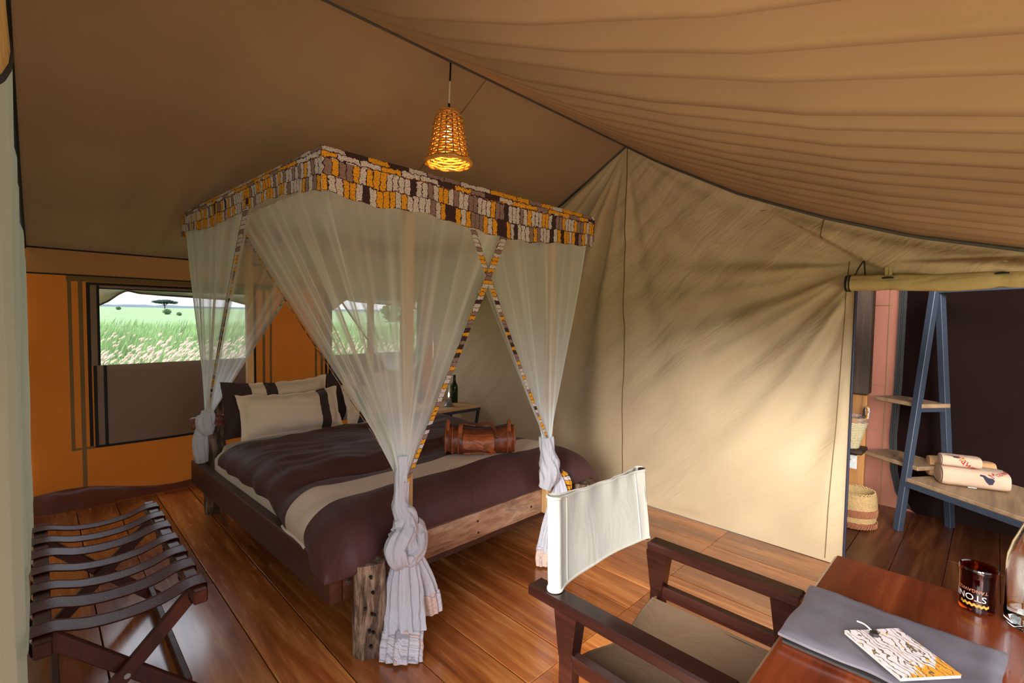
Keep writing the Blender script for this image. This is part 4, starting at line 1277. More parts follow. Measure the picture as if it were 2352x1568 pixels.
mb, f = rope([(1.185, 1.87, 0.42), (1.165, 1.85, 0.30), (1.150, 1.83, 0.18), (1.13, 1.80, 0.10)], [0.040, 0.064, 0.072, 0.074], 5, 1.0, 0.34, n=70, flat=[0.9, 0.6, 0.5, 0.5], seed=0.5)
mb.build('tail', M['netknot'], net, angle=180)
mb, f = rope([(1.13, 1.80, 0.105), (1.105, 1.775, 0.05), (1.095, 1.765, 0.004)], [0.074, 0.078, 0.076], 5, 0.2, 0.30, n=70, m=12, flat=[0.5, 0.5, 0.5], seed=0.5)
hemm = MB().add(mb.v, mb.f, [(p[0] * 1.4 + p[1], (p[2]) * 0.6) for p in mb.v])
M['hem'] = m_print('washed_print_hem', 0.9)
# the print shows through a layer of white netting
_t = M['hem'].node_tree
_p = [n for n in _t.nodes if n.type == 'BSDF_PRINCIPLED'][0]
_src = _p.inputs['Base Color'].links[0].from_socket
_mx = _t.nodes.new('ShaderNodeMix'); _mx.data_type = 'RGBA'; _mx.inputs[0].default_value = 0.55
_t.links.new(_src, _mx.inputs[6]); _mx.inputs[7].default_value = (0.62, 0.62, 0.72, 1)
_t.links.new(_mx.outputs[2], _p.inputs['Base Color'])
hemm.build('hem', M['hem'], net, angle=180)
mb, f = rope([(1.215, 1.87, 0.42), (1.245, 1.845, 0.30), (1.265, 1.83, 0.21)], [0.030, 0.048, 0.052], 4, 0.6, 0.3, n=60, flat=[0.8, 0.55, 0.5], seed=2.2)
mb.build('tail', M['netknot'], net, angle=180)
mb, f = rope([(1.265, 1.83, 0.215), (1.272, 1.822, 0.165), (1.276, 1.815, 0.118)], [0.052, 0.054, 0.05], 4, 0.1, 0.3, n=60, m=10, flat=[0.5, 0.5, 0.5], seed=2.2)
MB().add(mb.v, mb.f, [(p[0] * 1.4 + p[1], p[2] * 0.6) for p in mb.v]).build('hem', M['hem'], net, angle=180)
# knot at the foot post behind the chair
mb, f = rope([(2.215, 1.925, 0.78), (2.225, 1.918, 0.68), (2.235, 1.91, 0.60), (2.225, 1.91, 0.53), (2.20, 1.92, 0.46)], [0.040, 0.044, 0.058, 0.055, 0.035], 4, 9, 0.2, seed=4)
mb.build('twist', M['netknot'], net, angle=180)
mb, f = rope([(2.31, 1.93, 0.55), (2.32, 1.90, 0.47), (2.31, 1.89, 0.40), (2.25, 1.885, 0.30), (2.20, 1.885, 0.20), (2.17, 1.88, 0.09)], [0.02, 0.030, 0.042, 0.040, 0.036, 0.044], 4, 2, 0.3, n=60, flat=[.8, .8, .6, .6, .6, .6], seed=3)
mb.build('tail', M['netknot'], net, angle=180)
mb, f = rope([(2.335, 1.91, 0.545), (2.375, 1.90, 0.48), (2.385, 1.895, 0.40), (2.40, 1.89, 0.36)], [0.015, 0.036, 0.032, 0.02], 3, 1, 0.3, n=50, m=14, flat=[.8, .7, .7, .7], seed=6)
MB().add(mb.v, mb.f, [(p[0] * 1.4 + p[1], p[2] * 0.6) for p in mb.v]).build('hem', M['print_s'], net, angle=180)
mb, f = rope([(2.17, 1.88, 0.11), (2.155, 1.878, 0.06), (2.15, 1.876, 0.01)], [0.044, 0.046, 0.04], 4, 0.2, 0.3, n=50, m=10, flat=[.6, .6, .6], seed=3)
MB().add(mb.v, mb.f, [(p[0] * 1.4 + p[1], p[2] * 0.6) for p in mb.v]).build('hem', M['hem'], net, angle=180)
# knot round the end of the headboard rail
mb, f = rope([(0.868, 4.045, 0.80), (0.866, 4.03, 0.765), (0.850, 4.02, 0.72), (0.862, 4.02, 0.67), (0.885, 4.03, 0.645)], [0.034, 0.046, 0.056, 0.050, 0.03], 4, 5, 0.2, seed=1)
mb.build('knot', M['netknot'], net, angle=180)
mb, f = rope([(0.838, 4.035, 0.69), (0.826, 4.05, 0.60), (0.828, 4.05, 0.50), (0.835, 4.05, 0.425)], [0.034, 0.042, 0.042, 0.034], 4, 1, 0.2, seed=2)
mb.build('tail', M['netknot'], net, angle=180)

# ------------------------------------------------------------------ leather travel bag on the duvet
BU = Vector((0.771, -0.637, 0)); BV = Vector((0.637, 0.771, 0)); BC = Vector((2.065, 2.375, 0.618))
def BP(u, v, z): return BC + BU * u + BV * v + Vector((0, 0, z))
bag = thing('travel_bag', tuple(BC), 'tan leather travel bag with buckled front pocket lying on the duvet', 'bag')
LB, DB, HB = 0.225, 0.095, 0.175
def bagf(t, th):
    """t along the length -1..1, th angle round the body"""
    c, s = math.cos(th), math.sin(th)
    e = 0.72
    x = math.copysign(abs(c) ** e, c); z = math.copysign(abs(s) ** e, s)
    k = 1 - 0.10 * abs(t) ** 5
    sag = -0.020 * math.exp(-(t / 0.6) ** 2) * max(0, z) + 0.012 * abs(t) ** 3 * max(0, z)
    wr = 0.005 * nz(t * 5, c * 2, s * 2) + 0.004 * math.sin(t * 26) * smooth(0.35, 0.9, abs(t)) * max(0, -x + .4)
    dep = DB * (1 - 0.35 * max(0, z) ** 2)
    return BP(t * LB, x * dep * k + wr * 0.5, HB / 2 + z * HB / 2 * k + sag + wr)
mb = MB().grid(lambda u, v: tuple(bagf(u * 2 - 1, -PI * 2 * v)), 60, 48)
for e in (-1, 1):
    ring = [tuple(bagf(e, -2 * PI * i / 48)) for i in range(48)]
    cen = tuple(sum((Vector(p) for p in ring), Vector()) / 48 + BU * 0.018 * e)
    mb.add(ring + [cen], [((i + 1) % 48, i, 48) if e > 0 else (i, (i + 1) % 48, 48) for i in range(48)])
mb.build('body', M['tan_d'], bag, angle=60)
for t in (-0.99, -0.80, -0.62, 0.80, 0.99):
    MB().tube([bagf(t, 2 * PI * i / 48) + (bagf(t, 2 * PI * i / 48) - BP(t * LB, 0, HB / 2)).normalized() * 0.002 for i in range(49)], 0.0045, 6, caps=False).build('piping', M['tan'], bag)
MB().tube([bagf(t, PI / 2) + Vector((0, 0, 0.004)) for t in np.linspace(-0.95, 0.95, 24)], 0.006, 6).build('zip', M['blackcable'], bag)
for t in (-0.93, 0.86):
    MB().tube(spline([bagf(t, 2.3) + Vector((0, 0, -.01)), bagf(t, 1.9) + Vector((0, 0, 0.018)), bagf(t, 1.4) + Vector((0, 0, 0.026)), bagf(t, 0.9) + Vector((0, 0, 0.012))], 14), 0.012, 8).build('end_tab', M['tan'], bag)
def front(u, z, o=0.0):  # on the front face of the bag
    t = u / LB
    z = z - 0.0
    s = max(-0.98, min(0.98, (z - HB / 2) / (HB / 2)))
    th = PI - math.asin(math.copysign(abs(s) ** (1 / 0.72), s))
    p = bagf(t, th)
    return p - BV * o
def slab(name, fn, mat, parent, n=20, th=0.012):
    mb = MB()
    mb.grid(lambda u, v: tuple(fn(u, v, th)), n, n, flip=False)
    bd = [(i / n, 0) for i in range(n)] + [(1, i / n) for i in range(n)] + [(1 - i / n, 1) for i in range(n)] + [(0, 1 - i / n) for i in range(n)]
    V = [tuple(fn(u, v, th)) for u, v in bd] + [tuple(fn(u, v, 0)) for u, v in bd]
    k = len(bd)
    mb.add(V, [(i, (i + 1) % k, k + (i + 1) % k, k + i) for i in range(k)])
    return mb.build(name, mat, parent, angle=50)
def rr_shape(u, v, u0, u1, z0, z1, rnd):
    a, b = u * 2 - 1, v * 2 - 1
    kx = 1 - rnd * abs(b) ** 8 ; kz = 1 - rnd * abs(a) ** 8
    return lerp(u0, u1, (a * kx + 1) / 2), lerp(z0, z1, (b * kz + 1) / 2)
pocket = slab('pocket', lambda u, v, th: front(*rr_shape(u, v, -0.115, 0.085, 0.012, 0.125, 0.06), th), M['tan_d'], bag, 24, 0.022)
slab('flap', lambda u, v, th: front(*rr_shape(u, v, -0.110, 0.090, 0.045 + 0.012 * (1 - u), 0.150, 0.06), 0.022 + th - 0.012 * smooth(0.8, 1.0, v)), M['tan'], pocket, 24, 0.007)
MB().tube([front(*rr_shape(u, 0.02, -0.110, 0.090, 0.045 + 0.012 * (1 - u), 0.150, 0.06), 0.030) for u in np.linspace(0, 1, 24)], 0.0035, 6).build('piping', M['tan'], pocket)
MB().tube([front(lerp(-0.105, 0.075, i / 20), 0.018 + 0.004 * math.sin(i / 20 * PI), 0.026) for i in range(21)], 0.006, 6).build('piping', M['tan'], pocket)
def strapf(u, v, th):
    s = lerp(0, 1, u)
    cx = lerp(-0.090, 0.100, s); cz = interp(s, [0, .15, .5, .72, .9, 1], [0.112, 0.102, 0.070, 0.056, 0.036, 0.024])
    nx, nz_ = (0.42, 0.9)
    hw = 0.0125 * (1 - 0.5 * smooth(0.92, 1, s))
    return front(cx + nx * hw * (v * 2 - 1), cz + nz_ * hw * (v * 2 - 1), 0.034 + th)
slab('strap', strapf, M['tan'], pocket, 24, 0.004)
bk = MB()
q = [strapf(0.60, -0.25, 0.006), strapf(0.60, 1.25, 0.006), strapf(0.70, 1.25, 0.006), strapf(0.70, -0.25, 0.006)]
bk.tube([q[0], q[1]], 0.0024, 6); bk.tube([q[1], q[2]], 0.0024, 6); bk.tube([q[2], q[3]], 0.0024, 6); bk.tube([q[3], q[0]], 0.0024, 6); bk.tube([strapf(0.6, .5, .008), strapf(0.7, .5, .008)], 0.002, 6)
bk.build('buckle', M['brass'], pocket)
def ribbon(name, pts, w, wdir, mat, parent, th=0.004, n=40):
    P = spline(pts, n)
    mb = MB()
    for i in range(n):
        pass
    V, F = [], []
    for i, p in enumerate(P):
        t = (P[min(i + 1, n)] - P[max(i - 1, 0)]).normalized()
        wd = Vector(wdir); wd = (wd - t * wd.dot(t)).normalized()
        nn = t.cross(wd)
        for a, b in ((-1, -1), (1, -1), (1, 1), (-1, 1)):
            V.append(p + wd * (a * w / 2) + nn * (b * th / 2))
    for i in range(n):
        for k in range(4):
            F.append((i * 4 + k, i * 4 + (k + 1) % 4, (i + 1) * 4 + (k + 1) % 4, (i + 1) * 4 + k))
    F.append((3, 2, 1, 0)); F.append((n * 4, n * 4 + 1, n * 4 + 2, n * 4 + 3))
    return mb.add(V, F).build(name, mat, parent, angle=35)
ribbon('handle', [front(-0.128, 0.120, 0.004), front(-0.128, 0.150, 0.010), BP(-0.125, -0.055, 0.185), BP(-0.12, -0.02, 0.192), BP(-0.06, 0.03, 0.170), BP(0.02, 0.05, 0.165)], 0.026, tuple(BU), M['tan'], bag)
ribbon('handle', [front(0.105, 0.120, 0.004), front(0.100, 0.150, 0.010), BP(0.085, -0.045, 0.180), BP(0.05, -0.02, 0.196), BP(0.01, 0.0, 0.186), BP(-0.03, 0.03, 0.165)], 0.022, (0.2, 0.3, 0.9), M['tan_d'], bag)
bk = MB()
bk.tube([front(0.098, 0.142, 0.012), front(0.110, 0.128, 0.014)], 0.004, 8)
bk.build('ring', M['brass'], bag)

# ------------------------------------------------------------------ pendant lamp
LX, LY = 1.672, YC
lamp = thing('pendant_lamp', (LX, LY, 2.36), 'lit woven rattan bell pendant hanging from the ridge', 'lamp')
prof = [(2.652, 0.040), (2.645, 0.062), (2.625, 0.072), (2.58, 0.080), (2.53, 0.087), (2.48, 0.096), (2.44, 0.104), (2.41, 0.112), (2.392, 0.119), (2.378, 0.125)]
pz = [p[0] for p in prof][::-1]; pr = [p[1] for p in prof][::-1]
def lr(z): return interp(z, pz, pr)
NR = 16
mb = MB()
z = 2.379; row = 0
while z < 2.648:
    pts = []
    for i in range(NR * 3 + 1):
        a = 2 * PI * i / (NR * 3)
        r = lr(z) + 0.0052 * math.cos(a * NR / 2 + (PI if row % 2 else 0)) + 0.001 * nz(a * 3, row)
        pts.append((LX + r * math.cos(a), LY + r * math.sin(a), z + 0.0022 * nz(a * 4, row * 2.0)))
    mb.tube(pts, 0.0062, 6, caps=False)
    z += 0.0148; row += 1
st = mb.build('woven_strand', M['rattan'], lamp, angle=60); st['kind'] = 'stuff'
mb = MB()
for i in range(NR):
    a = 2 * PI * i / NR
    mb.tube([(LX + lr(zz) * math.cos(a), LY + lr(zz) * math.sin(a), zz) for zz in np.linspace(2.374, 2.648, 12)], 0.0042, 6)
rb = mb.build('rib', M['rattan_d'], lamp); rb['kind'] = 'stuff'
mb = MB()
for k, (dr, dz) in enumerate(((0, 0), (0.006, 0.008), (-0.005, 0.006))):
    mb.tube([(LX + (0.126 + dr + 0.003 * math.sin(i * 0.9 + k * 2)) * math.cos(2 * PI * i / 60), LY + (0.126 + dr + 0.003 * math.sin(i * 0.9 + k * 2)) * math.sin(2 * PI * i / 60), 2.374 + dz + 0.003 * math.cos(i * 0.9 + k * 2)) for i in range(61)], 0.0065, 6, caps=False)
mb.build('rim', M['rattan'], lamp)
mb = MB()
for r in (0.010, 0.022, 0.034, 0.046, 0.057):
    mb.tube([(LX + r * math.cos(2 * PI * i / 36), LY + r * math.sin(2 * PI * i / 36), 2.660 - 0.9 * (r / 0.08) ** 4 * 0.02) for i in range(37)], 0.0066, 6, caps=False)
mb.build('crown', M['rattan'], lamp)
cord = MB().tube([(LX, LY, 2.66), (LX + 0.004, LY, 2.70)], 0.0035, 8).tube([(LX + 0.002, LY, 2.705), (LX + 0.008, LY, 2.835)], 0.0045, 8).build('cord', M['whitecable'], lamp)
MB().tube([(LX + 0.003, LY, 2.688), (LX + 0.003, LY, 2.708)], 0.0065, 8).build('clip', M['blackcable'], cord)
MB().tube([(LX + 0.008, LY, 2.832), (LX + 0.012, LY, 2.946)], 0.0052, 8).build('upper_cord', M['blackcable'], cord)
bulb = MB().lathe([(0.001, 0), (0.018, 0.006), (0.028, 0.026), (0.028, 0.045), (0.016, 0.075), (0.013, 0.095), (0.001, 0.097)], (LX, LY, 2.49), 20).build('bulb', M['bulb'], lamp)
MB().tube([(LX, LY, 2.58), (LX, LY, 2.655)], 0.016, 14).build('lamp_holder', M['blackcable'], lamp)
pl = bpy.data.lights.new('bulb_light', 'POINT'); pl.energy = 3; pl.color = (1.0, 0.62, 0.22); pl.shadow_soft_size = 0.03
plo = bpy.data.objects.new('bulb_light', pl); COL.objects.link(plo); plo.location = (0, 0, 2.46 - 2.36); plo.parent = lamp

# ------------------------------------------------------------------ director's chair
chair = thing('director_chair', (1.395, 0.68, 0), 'dark wooden director chair with pale canvas back drawn up to the desk', 'chair')
def wbar(name, a, b, w, h, parent=chair, up=(0, 0, 1), ch=0.004, mat='mahog'):
    return MB().bar(a, b, w, h, up, ch).build(name, M[mat], parent, smooth=False)
for x, s in ((1.122, -1), (1.668, 1)):
    wbar('arm', (x, 1.015 - (0.0 if s < 0 else 0.11), 0.6425), (x, 0.385, 0.6425), 0.068, 0.035, ch=0.006)
    for y in (0.868, 0.43):
        MB().box((x, y, 0.5), (0.042, 0.05, 0.25), None, 0.003).build('leg', M['mahog'], chair, smooth=False)
        MB().box((x, y, 0.21), (0.036, 0.042, 0.35), None, 0.003).build('lower_leg', M['mahog'], chair, smooth=False)
        MB().box((x, y, 0.555), (0.044, 0.048, 0.14), None, 0, taper=(1.15, 1.75)).build('arm_bracket', M['mahog'], chair, smooth=False)
        MB().tube([(x + s * -0.021, y, 0.45), (x + s * -0.024, y, 0.45)], 0.006, 8).build('screw', M['brass'], chair)
    wbar('side_rail', (x, 0.85, 0.478), (x, 0.45, 0.478), 0.034, 0.046)
    wbar('foot_runner', (x, 0.93, 0.018), (x, 0.38, 0.018), 0.04, 0.034)
    wbar('seat_rail', (x - s * 0.048, 0.872, 0.447), (x - s * 0.048, 0.40, 0.447), 0.022, 0.022)
    xb = x - s * 0.004
    MB().tube([(xb, 0.925, 0.655), (xb - s * 0.012, 0.945, 0.93)], 0.014, 10).build('back_post', M['mahog'], chair)
for y in (0.84, 0.46):
    wbar('cross_leg', (1.172, y, 0.437), (1.66, y, 0.05), 0.018, 0.04, up=(0, 1, 0))
    wbar('cross_leg', (1.618, y - 0.024, 0.437), (1.13, y - 0.024, 0.05), 0.018, 0.04, up=(0, 1, 0))
def back_loop(a):
    """plan outline of the sleeve-ended canvas back; a in 0..1"""
    xl, xr = 1.126, 1.664
    r = 0.022
    seg = [(xr, -r * 0.9), (xr - 0.06, -0.010), ((xl + xr) / 2, -0.004), (xl + 0.06, -0.010), (xl, -r * 0.9), (xl - r, 0), (xl, r * 0.9), (xl + 0.06, 0.008), ((xl + xr) / 2, 0.002), (xr - 0.06, 0.008), (xr, r * 0.9), (xr + r, 0), (xr, -r * 0.9)]
    return crspline(seg, a)
def back_f(u, v):
    x, y = back_loop(u)
    z = lerp(0.665, 0.935, v)
    mid = 1 - abs((x - 1.395) / 0.29) ** 2
    z += -0.012 * max(0, mid) * (1 if v > .5 else -0.2) * abs(v - .5) * 2 + 0.012 * (1 if x < 1.395 else -0.6) * v * abs((x - 1.395) / 0.27)
    shr = 1 - 0.045 * v
    wr = 0.010 * nz(x * 14, 2.0) * smooth(0.55, 1, v) + 0.006 * nz(x * 6, z * 5, 4)
    return (1.395 + (x - 1.395) * shr, 0.932 + y * 1.15 + 0.020 * v + wr + 0.01 * max(0, mid), z)
bc = MB().grid(back_f, 110, 22, flip=True).build('back_canvas', M['chair_canvas'], chair, angle=180)
for v in (0.0, 1.0):
    MB().tube([Vector(back_f(u, v)) for u in np.linspace(0, 1, 110)], 0.0045, 6, caps=False).build('hem', M['chair_canvas'], bc)
for x in (0.075, 0.255):
    MB().tube([Vector(back_f(x, v)) + Vector((0, -0.001, 0)) for v in np.linspace(0.02, .98, 20)], 0.002, 5).build('stitching', M['chair_canvas'], bc)
def seat_f(u, v):
    x = lerp(1.165, 1.625, u); y = lerp(0.385, 0.862, v)
    return (x, y + 0.008 * math.sin(u * 9), 0.462 - 0.045 * math.sin(PI * u) * (0.8 + 0.2 * v) + 0.003 * nz(x * 9, y * 5))
sm = MB().grid(seat_f, 40, 30)
sm.grid(lambda u, v: tuple(Vector(seat_f(u, v)) - Vector((0, 0, 0.005))), 40, 30, flip=True)
sc_ = sm.build('seat_canvas', M['seat_canvas'], chair, angle=180)
for v in (0, 1):
    MB().tube([Vector(seat_f(u, v)) - Vector((0, 0, 0.0025)) for u in np.linspace(0, 1, 40)], 0.005, 6).build('hem', M['seat_canvas'], sc_)

# ------------------------------------------------------------------ desk
desk = thing('writing_desk', (1.25, -0.05, 0), 'polished reddish wooden writing desk with a folder and bottles on it', 'desk')
MB().box((1.24, -0.05, 0.736), (1.19, 0.776, 0.028), None, 0.008).build('desk_top', M['desk'], desk, smooth=False)
for a, b in (((0.70, 0.29, 0.68), (1.78, 0.29, 0.68)), ((0.70, -0.39, 0.68), (1.78, -0.39, 0.68)), ((1.77, 0.27, 0.68), (1.77, -0.37, 0.68)), ((0.71, 0.27, 0.68), (0.71, -0.37, 0.68))):
    MB().bar(a, b, 0.022, 0.082).build('apron', M['desk'], desk, smooth=False)
for x in (0.71, 1.77):
    for y in (0.285, -0.385):
        MB().box((x, y, 0.361), (0.05, 0.05, 0.722), None, 0.003).build('leg', M['desk'], desk, smooth=False)

folder = thing('leather_folder', (1.36, 0.14, 0.75), 'creased grey leather folder lying on the polished desk', 'folder')
def fol(x0, x1, y0, y1, z, t, name, mat, wob, seed, th=0.0):
    def f(u, v, s):
        x = lerp(x0, x1, u); y = lerp(y0, y1, v)
        e = smooth(0.05, 0.0, min(u, 1 - u, v, 1 - v))
        return (x + wob * nz(y * 9, seed) * (u - .5), y + wob * nz(x * 9, seed + 3) * (v - .5), z + (t if s else 0) + (0.004 * nz(x * 14, y * 12, seed) + 0.003 * nz(x * 5, y * 22, seed)) * (wob / 0.02) * (1 if s else 0.4) - 0.006 * e * (1 if s else 0))
    n = 30
    mb = MB().grid(lambda u, v: f(u, v, 1), n, n).grid(lambda u, v: f(u, v, 0), n, n, flip=True)
    bd = [(i / n, 0) for i in range(n)] + [(1, i / n) for i in range(n)] + [(1 - i / n, 1) for i in range(n)] + [(0, 1 - i / n) for i in range(n)]
    k = len(bd)
    mb.add([f(u, v, 1) for u, v in bd] + [f(u, v, 0) for u, v in bd], [(k + i, k + (i + 1) % k, (i + 1) % k, i) for i in range(k)])
    return mb.build(name, mat, folder, angle=50)
fol(1.225, 1.505, -0.035, 0.322, 0.752, 0.012, 'inner_pages', M['blackpage'], 0.004, 1)
fol(1.220, 1.512, -0.045, 0.330, 0.768, 0.012, 'cover', M['greyleather'], 0.02, 4)

# little print-covered booklet with a toggle, on the folder
def m_booklet():
    N = NT('booklet_print')
    v = N.coord('UV')
    n1 = N.noise(v, 2.6, 3, 0.6, 1.5)
    sep = N.n('ShaderNodeSeparateXYZ'); N.l(v, sep.inputs[0])
    f = N.math('ADD', N.math('MULTIPLY', N.math('SUBTRACT', N.math('ADD', sep.outputs['Y'], N.math('MULTIPLY', sep.outputs['X'], -0.5)), 0.02), -0.75), n1.outputs[0])
    base = N.ramp(f, [(0.0, srgb(186, 172, 170)), (0.57, srgb(190, 122, 20))], 'CONSTANT')
    wv = N.n('ShaderNodeTexWave'); wv.inputs['Scale'].default_value = 3.2; wv.inputs['Distortion'].default_value = 16; wv.inputs['Detail'].default_value = 3
    N.l(v, wv.inputs['Vector'])
    ln = N.ramp(wv.outputs['Fac'], [(0.0, (1, 1, 1)), (0.10, (0, 0, 0))], 'CONSTANT')
    colr = N.mix(ln, base, srgb(84, 70, 44))
    sp = N.noise(v, 11, 2)
    colr = N.mix(N.ramp(sp.outputs[0], [(0.66, (0, 0, 0)), (0.68, (1, 1, 1))]), colr, srgb(206, 140, 30))
    N.principled(colr, 0.7)
    return N.m
bkc = Vector((1.310, 0.118, 0.792)); ba = Vector((0.765, -0.644, 0)); bb_ = Vector((-0.644, -0.765, 0))
book = thing('booklet', (1.310, 0.118, 0.787), 'small yellow and white print-covered booklet on the grey folder', 'booklet')
mb = MB()
rB = Matrix((ba, -bb_, Vector((0, 0, 1)))).transposed()
mb.box(bkc - Vector((0, 0, 0.003)), (0.132, 0.145, 0.006), rB)
mb.build('pages', M['labelwhite'], book, smooth=False)
mb = MB()
mb.grid(lambda u, v: tuple(bkc + ba * (0.135 * (u - .5)) + bb_ * (0.148 * (v - .5)) + Vector((0, 0, 0.0015 + 0.001 * nz(u * 4, v * 4)))), 12, 12, uvf=lambda u, v: (u, 1 - v), flip=True)
mb.build('cover', m_booklet(), book)
tg = bkc - bb_ * 0.052 - ba * 0.012
MB().tube([tg + Vector((0, 0, 0.003)), tg + Vector((0, 0, 0.010))], [0.010, 0.009], 6).build('toggle', M['blackpage'], book)
MB().tube(spline([tg + Vector((0, 0, .006)), tg - bb_ * 0.015 + Vector((0, 0, .010)), tg - bb_ * 0.034 + ba * 0.004 + Vector((0, 0, .007)), tg - bb_ * 0.05 + ba * 0.002 + Vector((0, 0, .003))], 12), 0.0018, 6).build('tie', M['whitecable'], book)

# amber tumbler cut from a bottle, its printing upside down
GX, GY = 1.750, 0.005
glass = thing('amber_tumbler', (GX, GY, 0.75), 'brown amber glass tumbler with upside-down lettering standing on the desk', 'glass')
MB().lathe([(0.001, 0.004), (0.036, 0.004), (0.0365, 0.010), (0.0365, 0.088), (0.0375, 0.100), (0.0388, 0.106), (0.039, 0.113), (0.037, 0.117), (0.0345, 0.115), (0.0345, 0.105), (0.0345, 0.085), (0.0345, 0.012), (0.001, 0.010)], (GX, GY, 0.75), 48).build('body', M['amber'], glass)
def wrap_text(body, size, a0, z0, mat, parent, flipped=True, r=0.0369):
    V, F = text_mesh(body, size, 0.0001)
    out = []
    for x, y, z in V:
        if flipped: x, y = -x, -y
        a = a0 + x / r
        out.append((GX + (r + z) * math.cos(a), GY + (r + z) * math.sin(a), z0 + y))
    return MB().add(out, F).build('lettering', mat, parent, smooth=False)
wrap_text('STONEY', 0.023, 3.50 + 0.15, 0.797 + 0.004, M['labelwhite'], glass)
wrap_text('TANGAWIZI', 0.0115, 3.55 + 0.15, 0.815, m_plain('label_tan', srgb(150, 90, 60), 0.6), glass)
mb = MB()
mb.grid(lambda u, v: (GX + 0.0370 * math.cos(2.2 + 1.6 * u), GY + 0.0370 * math.sin(2.2 + 1.6 * u), 0.771 + 0.007 * v + 0.002 * math.sin(u * 40)), 30, 2)
mb.build('yellow_band', M['labelyellow'], glass)

WX_, WY_ = 1.742, -0.096
bot = thing('water_bottle', (WX_, WY_, 0.75), 'tall clear glass water bottle standing beside the amber tumbler', 'bottle')
op = [(0.001, 0.004), (0.046, 0.002), (0.053, 0.010), (0.054, 0.03), (0.054, 0.15), (0.052, 0.175), (0.044, 0.21), (0.030, 0.25), (0.020, 0.28), (0.0165, 0.305), (0.0165, 0.322), (0.0185, 0.324), (0.0185, 0.332), (0.015, 0.334)]
ip = [(0.0135, 0.333), (0.0135, 0.30), (0.0175, 0.278), (0.027, 0.25), (0.041, 0.208), (0.049, 0.172), (0.051, 0.15), (0.051, 0.03), (0.046, 0.016), (0.001, 0.014)]
MB().lathe(op + ip, (WX_, WY_, 0.75), 56).build('body', M['clear'], bot)
MB().lathe([(0.001, 0.0145), (0.0455, 0.0165), (0.0505, 0.030), (0.0505, 0.15), (0.0485, 0.172), (0.0405, 0.208), (0.028, 0.245), (0.001, 0.245)], (WX_, WY_, 0.75), 56).build('water', m_glass('water', (1, 1, 1, 1), 0.0, 1.33), bot)
MB().lathe([(0.001, 0.348), (0.014, 0.348), (0.017, 0.342), (0.017, 0.334), (0.001, 0.334)], (WX_, WY_, 0.75), 24).build('stopper', M['pewter'], bot)

# ------------------------------------------------------------------ night table by the gable wall, with lantern and bottle
nt = thing('night_table', (3.15, 4.20, 0), 'pale wooden night table on blue-grey steel legs beside the bed', 'table')
MB().box((3.15, 4.20, 0.540), (0.60, 0.50, 0.028), None, 0.008).build('table_top', M['nightwood'], nt, smooth=False)
for a, b in (((2.86, 3.965, 0.512), (3.44, 3.965, 0.512)), ((2.86, 4.435, 0.512), (3.44, 4.435, 0.512)), ((2.865, 3.96, 0.512), (2.865, 4.44, 0.512)), ((3.435, 3.96, 0.512), (3.435, 4.44, 0.512))):
    MB().bar(a, b, 0.025, 0.028).build('frame_bar', M['bluesteel'], nt, smooth=False)
for x, dx in ((2.87, -0.0), (3.43, -0.10)):
    for y in (3.97, 4.43):
        MB().bar((x, y, 0.525), (x + dx, y, 0.0), 0.025, 0.025).build('leg', M['bluesteel'], nt, smooth=False)
lant = thing('lantern', (3.14, 4.13, 0.554), 'small pewter table lantern with a glass chimney beside the green bottle', 'lantern')
MB().lathe([(0.001, 0), (0.058, 0), (0.060, 0.008), (0.048, 0.014), (0.034, 0.045), (0.026, 0.075), (0.03, 0.082), (0.001, 0.084)], (3.14, 4.13, 0.554), 28).build('base', M['pewter'], lant)
MB().lathe([(0.026, 0.085), (0.036, 0.12), (0.037, 0.16), (0.026, 0.21), (0.024, 0.25), (0.0225, 0.25), (0.0245, 0.21), (0.0355, 0.16), (0.0345, 0.12), (0.0245, 0.086)], (3.14, 4.13, 0.554), 28).build('chimney', M['clear'], lant)
MB().lathe([(0.001, 0.095), (0.008, 0.11), (0.006, 0.135), (0.001, 0.15)], (3.14, 4.13, 0.554), 12).build('flame', M['flame'], lant)
gb = thing('green_bottle', (3.325, 4.27, 0.554), 'dark green glass bottle standing on the night table', 'bottle')
MB().lathe([(0.001, 0.003), (0.038, 0.001), (0.040, 0.008), (0.040, 0.17), (0.034, 0.20), (0.018, 0.235), (0.014, 0.27), (0.014, 0.30), (0.016, 0.302), (0.016, 0.312), (0.012, 0.312), (0.012, 0.27), (0.016, 0.235), (0.031, 0.198), (0.037, 0.17), (0.037, 0.012), (0.001, 0.01)], (3.325, 4.27, 0.554), 32).build('body', M['greenglass'], gb)

